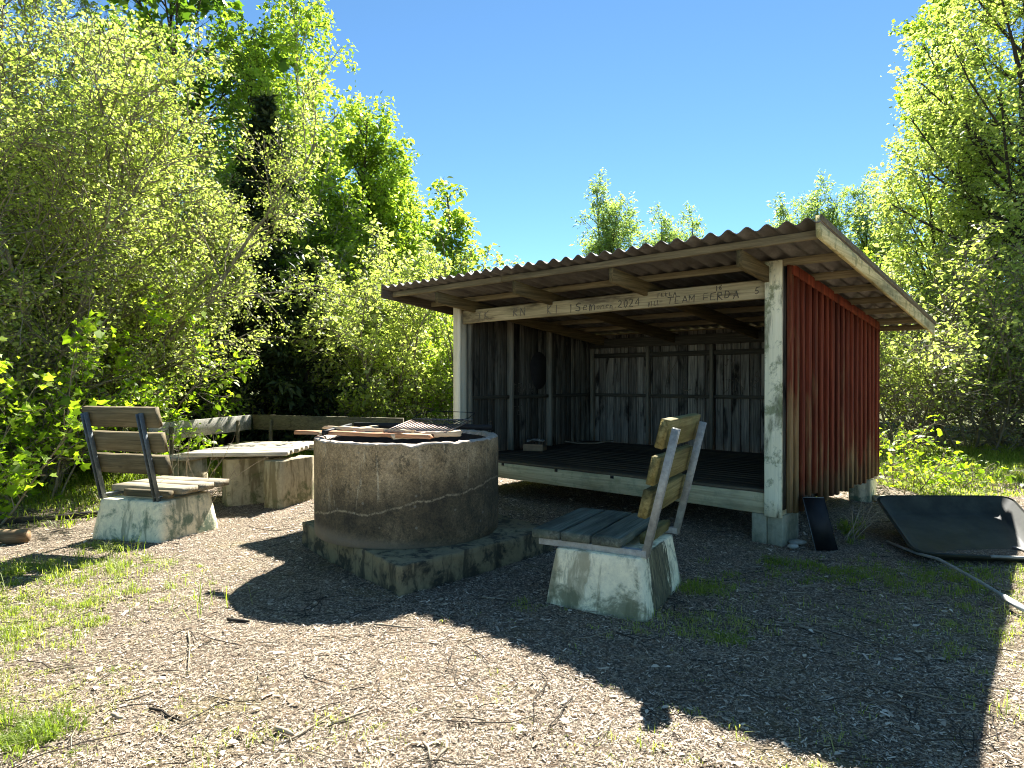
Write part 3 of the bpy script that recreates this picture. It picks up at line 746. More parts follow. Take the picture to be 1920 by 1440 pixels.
# ------------------------------------------------------------------ shelter
def shelter():
    O = Vector((2.31, 5.57, 0))
    ang = math.atan2(-0.669, 0.743)
    root = empty("open_shelter", O, ang, label="open-fronted wooden shelter with red side wall, white corner posts and corrugated roof", cat="shelter")
    W = 4.08; Dp = 2.97; FR = -0.75; BK = 3.57; SO = 0.51
    def zr(y): return 2.55 - 0.105 * (y - FR)       # roof sheet centre
    # roof sheet: corrugated with thickness
    lam = 0.146; nx = int(5.1 / lam * 10)
    xs = np.linspace(-W - SO - 0.02, SO + 0.02, nx)
    ys = np.linspace(FR - 0.02, BK + 0.04, 14)
    amp = 0.021
    X, Y = np.meshgrid(xs, ys)
    wv = np.cos(X / lam * 2 * np.pi) * amp
    edge = 0.006 * np.sin(X * 3.1) + 0.004 * np.sin(X * 9.7)
    Yj = Y + np.where(Y < FR, 1, 0) * (edge + 0.012 * np.sin(np.floor(X / 1.02) * 2.4))
    Zt = zr(Y) + wv + 0.003; Zb = Zt - 0.007
    n, m = len(ys), len(xs)
    V = np.concatenate([np.stack([X, Yj, Zt], -1).reshape(-1, 3), np.stack([X, Yj, Zb], -1).reshape(-1, 3)])
    F = []
    nm = n * m
    for j in range(n - 1):
        for i in range(m - 1):
            a = j * m + i
            F.append((a, a + 1, a + m + 1, a + m)); F.append((a + nm, a + m + nm, a + m + 1 + nm, a + 1 + nm))
    for i in range(m - 1):
        F.append((i, i + nm, i + 1 + nm, i + 1)); a = (n - 1) * m + i; F.append((a, a + 1, a + 1 + nm, a + nm))
    for j in range(n - 1):
        a = j * m; F.append((a, a + m, a + m + nm, a + nm)); a = j * m + m - 1; F.append((a, a + nm, a + m + nm, a + m))
    me = np_mesh("roof_sheet", V, np.array(F), np.arange(len(F)) * 4, None, True)
    o = link("roof_sheet", me, M_roof, root)
    es = o.modifiers.new('e', 'EDGE_SPLIT'); es.split_angle = R(50)
    PT = 0.062; RT = 0.135
    s_ = -0.105
    for y in (-0.60, 0.03, 0.62, 1.20, 1.78, 2.36, 2.98, 3.47):
        b = MB(); b.cur = random.random()
        zc = zr(y) - amp - 0.006 - PT / 2
        segs = [(-W - SO + .035, -2.7), (-2.7 + .002, SO - 0.035)] if y < 0 else [(-W - SO + .035, SO - 0.035)]
        for (a, c) in segs:
            b.timber((a, y, zc), (c, y, zc), (0, 0.0225, 0), (0, 0, PT / 2), 16, 0.003)
        b.build("purlin", M_purlin, root)
    for x in (-0.13, -1.34, -2.54, -3.75):
        b = MB(); b.cur = random.random()
        y0, y1 = -0.60, 3.47
        off = -amp - 0.006 - PT - RT / 2 - 0.002
        b.timber((x, y0, zr(y0) + off), (x, y1, zr(y1) + off), (0.024, 0, 0), (0, 0, RT / 2), 10, 0.002)
        b.build("rafter", M_rafter, root)
    # barge boards
    for (x, mm, h) in ((SO, M_barge, 0.155), (-W - SO, M_dark, 0.155)):
        b = MB(); b.cur = 0.6
        y0, y1 = FR - 0.005, BK + 0.02
        b.timber((x, y0, zr(y0) - 0.045), (x, y1, zr(y1) - 0.06), (0.015, 0, 0), (0, 0, h / 2), 16, 0.0025)
        o = b.build("barge_board", mm, root)
        tag(o, "mossy pale barge board on the right roof edge" if x > 0 else "dark barge board on the left roof edge")
    # thin cap moulding on right barge
    b = MB(); b.timber((SO + .022, FR - .01, zr(FR) + 0.012), (SO + .022, BK + .02, zr(BK) + 0.005), (0.006, 0, 0), (0, 0, 0.022), 12, 0.001)
    b.build("edge_trim", M_purlin, root)
    # white posts
    b = MB(); b.cur = 0.5
    b.timber((-0.0725, -0.018, 0.232), (-0.0725, -0.018, zr(0) - 0.045), (0.0725, 0, 0), (0, 0.016, 0), 14, 0.0015)
    b.timber((-0.05, 0.06, 0.25), (-0.05, 0.06, zr(0) - 0.05), (0.045, 0, 0), (0, 0.055, 0), 6, 0.001)
    tag(b.build("corner_post", M_post, root), "white corner post stained green at its foot")
    b = MB(); b.cur = 0.5
    b.timber((-W + 0.06, -0.018, 0.232), (-W + 0.06, -0.018, zr(0) - 0.045), (0.06, 0, 0), (0, 0.016, 0), 14, 0.0015)
    b.timber((-W + 0.05, 0.06, 0.25), (-W + 0.05, 0.06, zr(0) - 0.05), (0.045, 0, 0), (0, 0.055, 0), 6, 0.001)
    b.build("corner_post", M_postw, root)
    b = MB(); b.cur = 0.5
    b.timber((0.037, Dp + 0.004, 0.24), (0.037, Dp + 0.004, zr(Dp) - 0.05), (0.018, 0, 0), (0, 0.045, 0), 8, 0.001)
    b.build("corner_post", M_postw, root)
    # front top beam
    b = MB(); b.cur = 0.4
    b.timber((-W + 0.125, 0.045, 2.20), (-0.148, 0.045, 2.20), (0, 0.03, 0), (0, 0, 0.08), 24, 0.002)
    beam = b.build("front_beam", M_beam, root)
    # writing on the beam
    FT = {'S': [[(.9, .9), (.5, 1), (.15, .85), (.2, .6), (.75, .45), (.85, .2), (.5, 0), (.1, .1)]],
          'e': [[(.15, .35), (.8, .4), (.7, .62), (.4, .65), (.15, .4), (.25, .08), (.8, .08)]],
          'm': [[(.05, 0), (.1, .65)], [(.1, .5), (.35, .65), (.48, .5), (.5, 0)], [(.5, .5), (.75, .65), (.92, .5), (.95, 0)]],
          'o': [[(.5, .6), (.15, .4), (.25, .05), (.7, .05), (.85, .4), (.5, .6)]],
          'n': [[(.1, 0), (.15, .6)], [(.15, .45), (.5, .62), (.8, .45), (.85, 0)]],
          'r': [[(.2, 0), (.25, .6)], [(.25, .4), (.5, .6), (.8, .6)]],
          'H': [[(.1, 0), (.15, .8)], [(.8, 0), (.8, .8)], [(.1, .4), (.8, .42)]],
          '.': [[(.4, 0), (.5, .08)]],
          '2': [[(.1, .8), (.4, 1), (.8, .8), (.7, .5), (.1, .05), (.9, .0)]],
          '0': [[(.5, 1), (.15, .7), (.2, .15), (.55, 0), (.85, .3), (.8, .8), (.5, 1)]],
          '4': [[(.7, 0), (.65, 1), (.1, .35), (.95, .35)]],
          '5': [[(.9, 1), (.25, .95), (.2, .55), (.7, .55), (.85, .25), (.5, 0), (.1, .1)]],
          '1': [[(.3, .8), (.5, 1), (.5, 0)]], '6': [[(.8, 1), (.3, .7), (.15, .25), (.5, 0), (.85, .25), (.5, .5), (.2, .3)]],
          'T': [[(0, 1), (1, 1)], [(.5, 1), (.45, 0)]], 'E': [[(.9, 1), (.15, 1), (.1, 0), (.85, 0)], [(.1, .5), (.7, .5)]],
          'A': [[(.05, 0), (.5, 1), (.9, 0)], [(.2, .4), (.75, .4)]], 'M': [[(.05, 0), (.1, 1), (.5, .4), (.9, 1), (.95, 0)]],
          'F': [[(.9, 1), (.15, 1), (.1, 0)], [(.1, .5), (.7, .5)]], 'R': [[(.1, 0), (.1, 1), (.7, .95), (.75, .6), (.1, .5), (.85, 0)]],
          'D': [[(.1, 0), (.1, 1), (.6, .95), (.9, .5), (.6, .05), (.1, 0)]], 'J': [[(.3, 1), (.9, 1)], [(.7, 1), (.7, .2), (.4, 0), (.1, .2)]],
          'V': [[(.05, 1), (.5, 0), (.95, 1)]], 'N': [[(.1, 0), (.1, 1), (.85, 0), (.85, 1)]], 'K': [[(.1, 0), (.1, 1)], [(.85, 1), (.15, .5), (.9, 0)]],
          'I': [[(.5, 0), (.5, 1)]], 'L': [[(.15, 1), (.1, 0), (.85, .05)]], 'W': [[(0, 1), (.25, 0), (.5, .7), (.75, 0), (1, 1)]],
          'U': [[(.1, 1), (.15, .15), (.5, 0), (.85, .2), (.85, 1)]], ' ': []}
    def write(b, text, x, z, h, wd, y, th=0.004, axis='x', slant=0.1):
        for ch in text:
            for st in FT.get(ch, []):
                pts = []
                jx = random.uniform(-.08, .08) * h; jz = random.uniform(-.10, .10) * h; th_ = th * random.uniform(.45, .95)
                for (a, c) in st:
                    u = x + (a + slant * c) * wd * 0.78 + jx + random.uniform(-.05, .05) * wd; v_ = z + c * h + jz + random.uniform(-.05, .05) * h
                    pts.append((u, v_))
                for (p, q) in zip(pts[:-1], pts[1:]):
                    d = Vector((q[0] - p[0], q[1] - p[1]));
                    if d.length < 1e-5: continue
                    nn = Vector((-d.y, d.x)).normalized() * th_; dn = d.normalized() * th_ * 0.7
                    A = [(p[0] - dn.x - nn.x, p[1] - dn.y - nn.y), (q[0] + dn.x - nn.x, q[1] + dn.y - nn.y), (q[0] + dn.x + nn.x, q[1] + dn.y + nn.y), (p[0] - dn.x + nn.x, p[1] - dn.y + nn.y)]
                    yo = random.uniform(0, 0.0006)
                    if axis == 'x': vs = [(a, y - yo, c) for a, c in A] + [(a, y + 0.004, c) for a, c in A]
                    else: vs = [(y + yo, a, c) for a, c in A] + [(y - 0.004, a, c) for a, c in A]
                    b.add(vs, [(0, 1, 2, 3), (7, 6, 5, 4), (0, 4, 5, 1), (1, 5, 6, 2), (2, 6, 7, 3), (3, 7, 4, 0)])
            x += wd
        return x
    yf = 0.0115
    def word(par, mt, text, x, z, h, wd, y, th=0.004, axis='x'):
        g = MB(); write(g, text, x, z, h, wd, y, th, axis)
        return g.build("graffiti", mt, par)
    for a in (("1", -2.28, 2.145, 0.09, 0.05, yf), ("Sem", -2.20, 2.148, 0.085, 0.088, yf, 0.0055), ("onen.", -1.93, 2.15, 0.055, 0.055, yf),
              ("2024", -1.66, 2.152, 0.075, 0.065, yf, 0.0045), ("VILL", -1.32, 2.135, 0.045, 0.035, yf, 0.003), ("TEAM", -1.10, 2.138, 0.062, 0.074, yf, 0.0045),
              ("FERDA", -0.74, 2.145, 0.062, 0.072, yf, 0.0045), ("TEKLA", -1.22, 2.215, 0.035, 0.045, yf, 0.0025), ("16", -0.62, 2.228, 0.04, 0.04, yf, 0.003), ("5", -0.25, 2.16, 0.06, 0.05, yf, 0.005)):
        word(beam, M_ink, *a)
    for a in (("TK", -3.7, 2.15, 0.09, 0.11, yf, 0.006), ("RN", -3.1, 2.15, 0.09, 0.10, yf, 0.006), ("KI", -2.6, 2.15, 0.09, 0.10, yf, 0.006)):
        word(beam, M_inkb, *a)
    # back top beam, side top plates
    b = MB(); b.cur = 0.3; b.timber((-W + .08, Dp - 0.11, 1.98), (-.08, Dp - 0.11, 1.98), (0, 0.03, 0), (0, 0, 0.07), 8, .002)
    b.build("back_beam", M_railx, root)
    # floor
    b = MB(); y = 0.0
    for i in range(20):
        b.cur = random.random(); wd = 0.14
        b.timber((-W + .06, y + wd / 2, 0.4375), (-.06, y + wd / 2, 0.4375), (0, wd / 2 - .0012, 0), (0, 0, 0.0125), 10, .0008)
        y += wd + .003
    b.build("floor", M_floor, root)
    b = MB(); b.cur = 0.6
    b.timber((-W + .02, 0.015, 0.335), (-0.148, 0.015, 0.335), (0, 0.02, 0), (0, 0, 0.088), 24, .0025)
    fb_ = b.build("floor_beam", M_floorbeam, root)
    b = MB()
    for x in (-3.25, -2.45, -1.72):  # small dark squares set on the front face of the floor beam
        b = MB(); b.box(x - .02, x + .02, -0.0075, 0.0, .395, .425)
        b.build("dark_square", M_black, fb_)
    b = MB(); b.timber((-W + .04, Dp - .1, 0.335), (-.05, Dp - .1, 0.335), (0, .03, 0), (0, 0, .08), 6)
    for y in (1.0, 2.0): b.timber((-W + .04, y, 0.335), (-.05, y, 0.335), (0, .03, 0), (0, 0, .08), 6)
    b.build("floor_joists", M_railx, root)
    # walls: inner boards
    def boards(x0, x1, put, zb, zt, wd=0.135):
        b = MB(); x = x0
        while x < x1 - 0.02:
            w_ = min(wd * random.uniform(0.85, 1.15), x1 - x)
            b.cur = random.random()
            put(b, x, x + w_ - random.uniform(0.006, 0.014), zb + random.uniform(-.01, .01), zt)
            x += w_
        return b
    def put_back(b, a, c, z0, z1): b.timber(((a + c) / 2, Dp - 0.03, z0), ((a + c) / 2, Dp - 0.03, z1), ((c - a) / 2, 0, 0), (0, .010, 0), 6, .001)
    def put_left(b, a, c, z0, z1):
        z1 = zr((a + c) / 2) - .05
        b.timber((-W + 0.03, (a + c) / 2, z0), (-W + 0.03, (a + c) / 2, z1), (0, (c - a) / 2, 0), (.010, 0, 0), 6, .001)
    def put_right(b, a, c, z0, z1):
        z1 = zr((a + c) / 2) - .055
        b.timber((-0.012, (a + c) / 2, z0), (-0.012, (a + c) / 2, z1), (0, (c - a) / 2, 0), (.010, 0, 0), 6, .001)
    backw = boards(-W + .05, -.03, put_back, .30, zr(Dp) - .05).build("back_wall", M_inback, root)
    # left wall with a black oval patch laid on as a thin separate disc
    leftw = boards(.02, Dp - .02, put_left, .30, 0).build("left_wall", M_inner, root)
    b = MB(); cy, cz = 1.62, 1.55; pts = []
    for k in range(24):
        a = k / 24 * 6.283; pts.append((cy + 0.20 * math.cos(a) * (1 + .08 * math.sin(3 * a)), cz + 0.27 * math.sin(a)))
    vs = [(-W + .0445, p, q) for p, q in pts] + [(-W + .040, p, q) for p, q in pts]
    b.add(vs, [tuple(range(24))] + [(i, 24 + i, 24 + (i + 1) % 24, (i + 1) % 24) for i in range(24)])
    b.build("black_oval", M_oval, leftw)
    # outer red skins: vertical boards with cover boards proud of them
    rw = boards(.01, Dp, put_right, .30, 0)
    b = MB(); y = 0.005; i = 0
    while y < Dp - 0.03:
        b.cur = random.random() * (0.4 if y > .35 else 0.2) + (0.75 if y < .30 else 0.0)
        zb = 0.27 + random.uniform(-.03, .02) + (.10 if .42 < y < .75 else 0)
        bw = 0.072 if y > 0.3 else 0.065
        zt = zr(y + .05) - .08
        b.timber((0.046, y + bw / 2, zb), (0.046, y + bw / 2, zt), (0, bw / 2, 0), (.016, 0, 0), 6, .0022)
        b.cur = random.random() * 0.12
        b.timber((0.010, y + .135, zb + .02), (0.014, y + .135, zt), (0, .062, 0), (.010, 0, 0), 6, .001)
        y += 0.172 if y > .3 else 0.15
    b.cur = 0.0
    b.timber((0.062, 0.02, zr(.02) - .115), (0.062, Dp, zr(Dp) - .115), (.009, 0, 0), (0, 0, .045), 6, .001)
    b.build("side_wall", M_red, root)
    b = MB(); y = 0.02
    while y < Dp - .03:
        b.cur = random.random() * .5
        b.timber((-W - 0.03, y + .04, .27), (-W - 0.03, y + .04, zr(y) - .09), (0, .045, 0), (.012, 0, 0), 4, .001)
        b.timber((-W - 0.004, y + .13, .29), (-W - 0.004, y + .13, zr(y) - .09), (0, .062, 0), (.010, 0, 0), 4, .001)
        y += .172
    b.build("side_wall", M_red, root)
    b = MB(); x = -W
    while x < -.03:
        b.cur = random.random() * .5
        b.timber((x + .04, Dp + .03, .27), (x + .04, Dp + .03, zr(Dp) - .09), (.045, 0, 0), (0, .012, 0), 4, .001)
        b.timber((x + .13, Dp + .004, .29), (x + .13, Dp + .004, zr(Dp) - .09), (.062, 0, 0), (0, .010, 0), 4, .001)
        x += .172
    b.build("outer_back_wall", M_red, root)
    rw.build("inner_side_wall", M_inner, root)
    # studs
    for x in (-W + .10, -2.98, -1.98, -0.92, -.08):
        b = MB(); b.cur = random.random(); b.timber((x, Dp - .085, .452), (x, Dp - .085, 1.91), (.022, 0, 0), (0, .042, 0), 8, .0015)
        b.build("stud", M_stud, root)
    for y in (.16, .95, 1.80):
        for x in (-W + .088, -.07):
            b = MB(); b.cur = random.random(); b.timber((x, y, .452), (x, y, zr(y) - .10), (.045, 0, 0), (0, .022, 0), 8, .0015)
            b.build("stud", M_stud, root)
    # mid rails
    xs_ = [-W + .13, -2.98, -1.98, -0.92, -.1]
    for a, c in zip(xs_[:-1], xs_[1:]):
        b = MB(); b.cur = random.random(); b.timber((a + .024, Dp - .07, 1.18), (c - .024, Dp - .07, 1.18), (0, .025, 0), (0, 0, .024), 6, .001)
        b.build("rail", M_railx, root)
    ys_ = [.16, .95, 1.80, 2.84]
    for a, c in zip(ys_[:-1], ys_[1:]):
        for x in (-W + .068, -.05):
            b = MB(); b.cur = random.random(); b.timber((x, a + .024, 1.18), (x, c - .024, 1.18), (.025, 0, 0), (0, 0, .024), 6, .001)
            b.build("rail", M_raily, root)
    b = MB(); b.cur = .2; b.timber((-W + .13, Dp - .07, 1.79), (-.1, Dp - .07, 1.79), (0, .02, 0), (0, 0, .035), 6, .001)
    b.build("rail", M_railx, root)
    # graffiti inside
    yb = Dp - .0415
    for a in (("JV", -1.83, 1.60, .09, .08, yb, .006), ("JNKI", -1.88, 1.26, .17, .20, yb, .008), ("S", -1.42, 1.40, .12, .12, yb, .007), ("K", -2.68, 1.38, .28, .16, yb, .008),
              ("L", -2.45, 1.27, .22, .2, yb, .008), ("DISANE", -0.86, .66, .20, .14, yb, .009), ("25", -.42, .98, .09, .09, yb, .006), ("U", -.68, 1.3, .22, .3, yb, .008)):
        word(backw, M_ink, *a)
    xb = -W + .0415
    for a in (("TEAN", 1.02, 1.24, .12, .12, xb, .007, 'y'), ("TE", 1.02, .92, .12, .12, xb, .007, 'y'), ("L", .55, .85, .14, .1, xb, .006, 'y')):
        word(leftw, M_ink, *a)
    # footings
    for (x0, x1, y0, y1, lb) in ((-.27, -.138, .0, .40, 0), (-.132, .0, .0, .40, 0), (-W, -W + .26, .02, .42, 1), (-.2, .03, Dp - .25, Dp + .05, 1), (-W, -W + .26, Dp - .35, Dp, 1), (-2.2, -1.95, 1.3, 1.6, 1), (-2.2, -1.95, 2.6, 2.9, 1)):
        b = MB(); b.box(x0, x1, y0, y1, -.05, .243); b.build("footing", M_foot if y0 < 2 else M_blockL, root, 0.008)
    return root
sh = shelter()

# ------------------------------------------------------------------ fire ring
def slab():
    N_ = (-0.733, 4.235); L_ = (-1.80, 5.60); R_ = (0.33, 5.33); F_ = (L_[0] + R_[0] - N_[0], L_[1] + R_[1] - N_[1])
    root_v = []; n = 26
    def at(u, v): return (N_[0] * (1 - u) * (1 - v) + R_[0] * u * (1 - v) + L_[0] * (1 - u) * v + F_[0] * u * v,
                          N_[1] * (1 - u) * (1 - v) + R_[1] * u * (1 - v) + L_[1] * (1 - u) * v + F_[1] * u * v)
    cx, cy = at(.5, .5)
    per = [(i / n, 0) for i in range(n)] + [(1, i / n) for i in range(n)] + [(1 - i / n, 1) for i in range(n)] + [(0, 1 - i / n) for i in range(n)]
    b = MB()
    rings = []
    zs = [(-.05, 1.0), (0.05, 1.0), (0.10, 1.0), (0.15, 1.0), (.185, 1.0), (.1925, .992)]
    for (z, s) in zs:
        ring = []
        for k, (u, v) in enumerate(per):
            x, y = at(u, v)
            j = 0.006 * math.sin(k * .9 + z * 30) + random.gauss(0, .005)
            dx, dy = x - cx, y - cy; l = math.hypot(dx, dy)
            f = s + j / l
            ring.append((dx * f, dy * f, z + random.gauss(0, .003)))
        rings.append(ring)
    m = len(per); vs = [p for r_ in rings for p in r_]
    fs = [(r_ * m + k, r_ * m + (k + 1) % m, (r_ + 1) * m + (k + 1) % m, (r_ + 1) * m + k) for r_ in range(len(zs) - 1) for k in range(m)]
    fs.append(tuple((len(zs) - 1) * m + k for k in range(m)))
    b.add(vs, fs)
    o = b.build("concrete_slab", M_slab)
    o.location = (cx, cy, 0)
    tag(o, "dark weathered square concrete slab under the fire ring", "slab")
slab()
def drum():
    C = (-0.86, 5.40, 0.192); r = 0.745; H = 0.765; n = 128
    root = empty("fire_ring", C, 0, label="round brown concrete fire ring with chipped pale rim on a square slab", cat="fire pit")
    b = MB()
    zs = [0, .012, .05, .2, .35, .5, .65, .72, .752]
    rs = [r - .012, r - .003, r, r, r, r, r, r, r - .002]
    chip = [0.0] * n
    for k in range(n):
        a = k / n * 2 * math.pi
        chip[k] = max(0, 0.004 * math.sin(a * 7) + .003 * math.sin(31 * a) + random.gauss(0, .004))
        # bite in the front right of the rim
        da = (a - R(282) + math.pi) % (2 * math.pi) - math.pi
        chip[k] += .022 * math.exp(-(da / .07) ** 2)
        da = (a - R(308) + math.pi) % (2 * math.pi) - math.pi
        chip[k] += .018 * math.exp(-(da / .04) ** 2)
    vs = []
    for i, z in enumerate(zs):
        for k in range(n):
            a = k / n * 2 * math.pi
            rr = rs[i] + .002 * math.sin(5 * a + z * 3)
            zz = z - (chip[k] if i == len(zs) - 1 else 0)
            vs.append((rr * math.cos(a), rr * math.sin(a), zz))
    fs = [(i * n + k, i * n + (k + 1) % n, (i + 1) * n + (k + 1) % n, (i + 1) * n + k) for i in range(len(zs) - 1) for k in range(n)]
    b.add(vs, fs)
    b.build("ring_wall", M_drum, root, smooth=True)
    # rim
    b = MB(); vs = []
    prof = [(-.002, -.004), (-.003, .003), (-.015, .010), (-.05, .009), (-.075, .004), (-.09, -.02)]
    for i, (dr, dz) in enumerate(prof):
        for k in range(n):
            a = k / n * 2 * math.pi
            c = chip[k]
            vs.append(((r + dr - (c * .6 if i in (0, 1) else 0) + random.gauss(0, .0018)) * math.cos(a), (r + dr + random.gauss(0, .0018)) * math.sin(a), .752 + dz - c * (1.0 if i < 3 else .5) + (random.gauss(0, .0025) if 0 < i < 5 else 0)))
    fs = [(i * n + k, i * n + (k + 1) % n, (i + 1) * n + (k + 1) % n, (i + 1) * n + k) for i in range(len(prof) - 1) for k in range(n)]
    b.add(vs, fs); b.build("rim", M_crust, root)
    b = MB(); vs = []
    for z in (.735, .02):
        for k in range(64):
            a = k / 64 * 2 * math.pi; vs.append(((r - .088) * math.cos(a), (r - .088) * math.sin(a), z))
    b.add(vs, [((k + 1) % 64, k, 64 + k, 64 + (k + 1) % 64) for k in range(64)])
    b.build("inner_wall", M_soot, root, smooth=True)
    b = MB(); vs = [(0, 0, .42)]
    for j in range(1, 7):
        for k in range(32):
            a = k / 32 * 6.283; q = j / 6 * (r - .09); vs.append((q * math.cos(a), q * math.sin(a), .40 + random.gauss(0, .012)))
    fs = [(0, 1 + k, 1 + (k + 1) % 32) for k in range(32)] + [(1 + (j - 1) * 32 + k, 1 + j * 32 + k, 1 + j * 32 + (k + 1) % 32, 1 + (j - 1) * 32 + (k + 1) % 32) for j in range(1, 6) for k in range(32)]
    b.add(vs, fs); b.build("ash_bed", M_ash, root)
drum()

ZR = 0.966
# black steel bars on the rim
def bar(name, p, q, h, t, mat, label, cat, group=None):
    p = Vector(p); q = Vector(q); d = (q - p).normalized(); s = Vector((-d.y, d.x, 0)).normalized()
    c = (p + q) / 2
    b = MB(); b.timber(p - c, q - c, s * t / 2, d.cross(s) * h / 2, 4, .0003)
    o = b.build(name, mat); o.location = c
    return tag(o, label, cat, group)
bar("steel_bar", (-1.43, 5.93, ZR + .034), (-0.17, 5.62, ZR + .034), .045, .03, M_black, "long black steel bar lying across the back of the fire ring rim", "bar")
bar("steel_bar", (-1.46, 5.06, ZR + .03), (-1.46, 5.90, ZR + .03), .035, .03, M_black, "shorter black steel bar on the left side of the fire ring rim", "bar")

def stick_obj(name, pts, r, mat, label, cat, group=None, n=7):
    c = Vector(pts[0])
    b = MB(); b.tube([Vector(p) - c for p in pts], r, n)
    o = b.build(name, mat, None, 0, False); o.location = c
    return tag(o, label, cat, group)
def split_wood(p, q, w_, h, mat, label):
    p = Vector(p); q = Vector(q); c = (p + q) / 2; d = (q - p); L = d.length
    b = MB(); b.timber((-L / 2, 0, 0), (L / 2, 0, 0), (0, w_ / 2, 0), (0, 0, h / 2), 14, .004, .02)
    o = b.build("firewood_plank", mat); o.location = c
    o.rotation_euler = (0, -math.asin(d.z / L), math.atan2(d.y, d.x))
    tag(o, label, "firewood", "wood lying on the fire ring rim")
split_wood((-1.74, 5.30, ZR + .018), (-.60, 4.83, ZR + .022), .07, .028, M_fire, "long reddish split plank sticking out past the left edge of the fire ring")
split_wood((-1.55, 5.42, ZR + .05), (-.75, 4.98, ZR + .045), .05, .022, M_firep, "pale thin plank lying on top of the long reddish plank")
split_wood((-1.50, 5.12, ZR + .020), (-1.20, 5.80, ZR + .030), .035, .02, M_firep, "short pale lath running back along the left side of the fire ring rim")
split_wood((-.90, 4.93, ZR + .012), (-.40, 5.02, ZR + .030), .05, .04, M_firep, "pale splintered stick at the front right of the rim under the grate")

def grate():
    A = Vector((-.98, 5.0, ZR + .045)); B = Vector((-.50, 4.98, ZR + .040)); Cc = Vector((-.34, 5.58, ZR + .10)); D = Vector((-.84, 5.62, ZR + .105))
    root = empty("grill_grate", (-.66, 5.3, ZR + .08), 0, label="tilted wire grill grate with a long bent handle on top of the fire ring", cat="grill grate")
    o_ = Vector(root.location)
    b = MB()
    for p, q in ((A, B), (B, Cc), (Cc, D), (D, A)): b.tube([p - o_, q - o_], .007, 6)
    b.build("frame", M_grate, root)
    b = MB()
    for i in range(1, 15):
        t = i / 15; b.tube([A.lerp(B, t) - o_, D.lerp(Cc, t) - o_], .005, 5)
    b.build("bars", M_grate, root)
    b = MB()
    h = [D.lerp(A, .2), D + Vector((.02, .10, .035)), D + Vector((.12, .22, .06)), Cc + Vector((.02, .22, .052)), Cc + Vector((-.04, .05, .01)), Cc + Vector((-.25, -.25, -.03))]
    b.tube([p - o_ for p in h], .0035, 6)
    b.build("handle", M_black, root)
grate()

# ------------------------------------------------------------------ benches
def bench(O, ang, label, mats, pl, pt, blk=(-.09, .68, .81)):
    root = empty("bench", (O[0], O[1], 0), ang, label=label, cat="bench")
    mseat, mback, mblock = mats
    # tapered concrete block with weathered faces
    b = MB(); n = 10
    y0, y1, x1b = blk
    def ring(z, ins):
        x0_, x1_, a_, c_ = .13 + ins, x1b - ins, y0 + ins, y1 - ins
        pts = []
        cs = [(x0_, a_), (x1_, a_), (x1_, c_), (x0_, c_)]
        for i in range(4):
            p, q = cs[i], cs[(i + 1) % 4]
            for k in range(n):
                t = k / n; e = 0.008 if k == 0 else 0
                xx = p[0] + (q[0] - p[0]) * t; yy = p[1] + (q[1] - p[1]) * t
                mx, my = (x0_ + x1_) / 2, (a_ + c_) / 2
                l = math.hypot(xx - mx, yy - my)
                f = 1 - e / l + random.gauss(0, .0016)
                pts.append((mx + (xx - mx) * f, my + (yy - my) * f, z))
        return pts
    lev = [(-.05, -.005), (0.04, .0), (.12, .012), (.2, .024), (.28, .036), (.34, .045), (.348, .052)]
    vs = [p for (z, i_) in lev for p in ring(z, i_)]
    m = 4 * n
    fs = [(r_ * m + k, r_ * m + (k + 1) % m, (r_ + 1) * m + (k + 1) % m, (r_ + 1) * m + k) for r_ in range(len(lev) - 1) for k in range(m)]
    fs.append(tuple((len(lev) - 1) * m + k for k in range(m)))
    b.add(vs, fs); b.build("concrete_block", mblock, root)
    # steel frame: two L bars on the block plus a leaning post each
    for y in pt:
        b = MB()
        b.box(.04, .75, y - .022, y + .022, .384, .390)
        b.box(.04, .75, y - .022, y - .017, .349, .384)
        b.build("seat_frame", M_galv, root, .001)
        b = MB()
        p0 = Vector((.72, y, .352)); p1 = Vector((.905, y, 1.125))
        d = (p1 - p0).normalized(); s = Vector((0, 1, 0)); h = d.cross(s)
        # U-channel: web and two flanges
        for (cx_, hw, hh) in ((0, .021, .003), (-1, .003, .021), (1, .003, .021)):
            off = s * cx_ * .0185 + (h * 0.018 * (1 if cx_ else 0)) * -1
            b.timber(p0 + off, p1 + off, s * hw, h * hh, 2, 0)
        b.build("back_post", M_galv if pt[0] >= 0 else M_galvd, root)
    for i in range(3):
        x0_ = i * .205
        b = MB(); b.cur = random.random()
        b.timber((x0_ + .093, pl[0] + random.uniform(-.01, .01), .419), (x0_ + .093, pl[1] + random.uniform(-.01, .01), .419), (.093, 0, 0), (0, 0, .027), 12, .002, .004)
        b.build("seat_plank", mseat, root)
    d = Vector((.185, 0, .773)).normalized()
    for (za, zb) in ((.575, .745), (.775, .945), (.99, 1.165)):
        zc = (za + zb) / 2
        c = Vector((.72, 0, .352)) + d * ((zc - .352) / d.z)
        c = c + Vector((-d.z, 0, d.x)) * (.048)
        b = MB(); b.cur = random.random()
        e = random.uniform(-.01, .012)
        b.timber((c.x, pl[0] + e, c.z), (c.x, pl[1] + e, c.z), Vector((d.z, 0, -d.x)) * .025, d * ((zb - za) / 2), 12, .002, .003)
        b.build("back_plank", mback, root)
    # short cross rail under rear of seat
    b = MB(); b.timber((.665, pl[0] + .25, .40), (.665, pl[1] - .06, .40), (.03, 0, 0), (0, 0, .03), 4)
    b.build("rear_rail", mback, root)
    return root
bench((.131, 4.217), math.atan2(-.482, .876), "small mossy bench with olive back planks on a white block in front of the shelter", (M_benchdk, M_benchol, M_blockR), (-.0, .81), (.035, .73), (-.07, .74, .775))
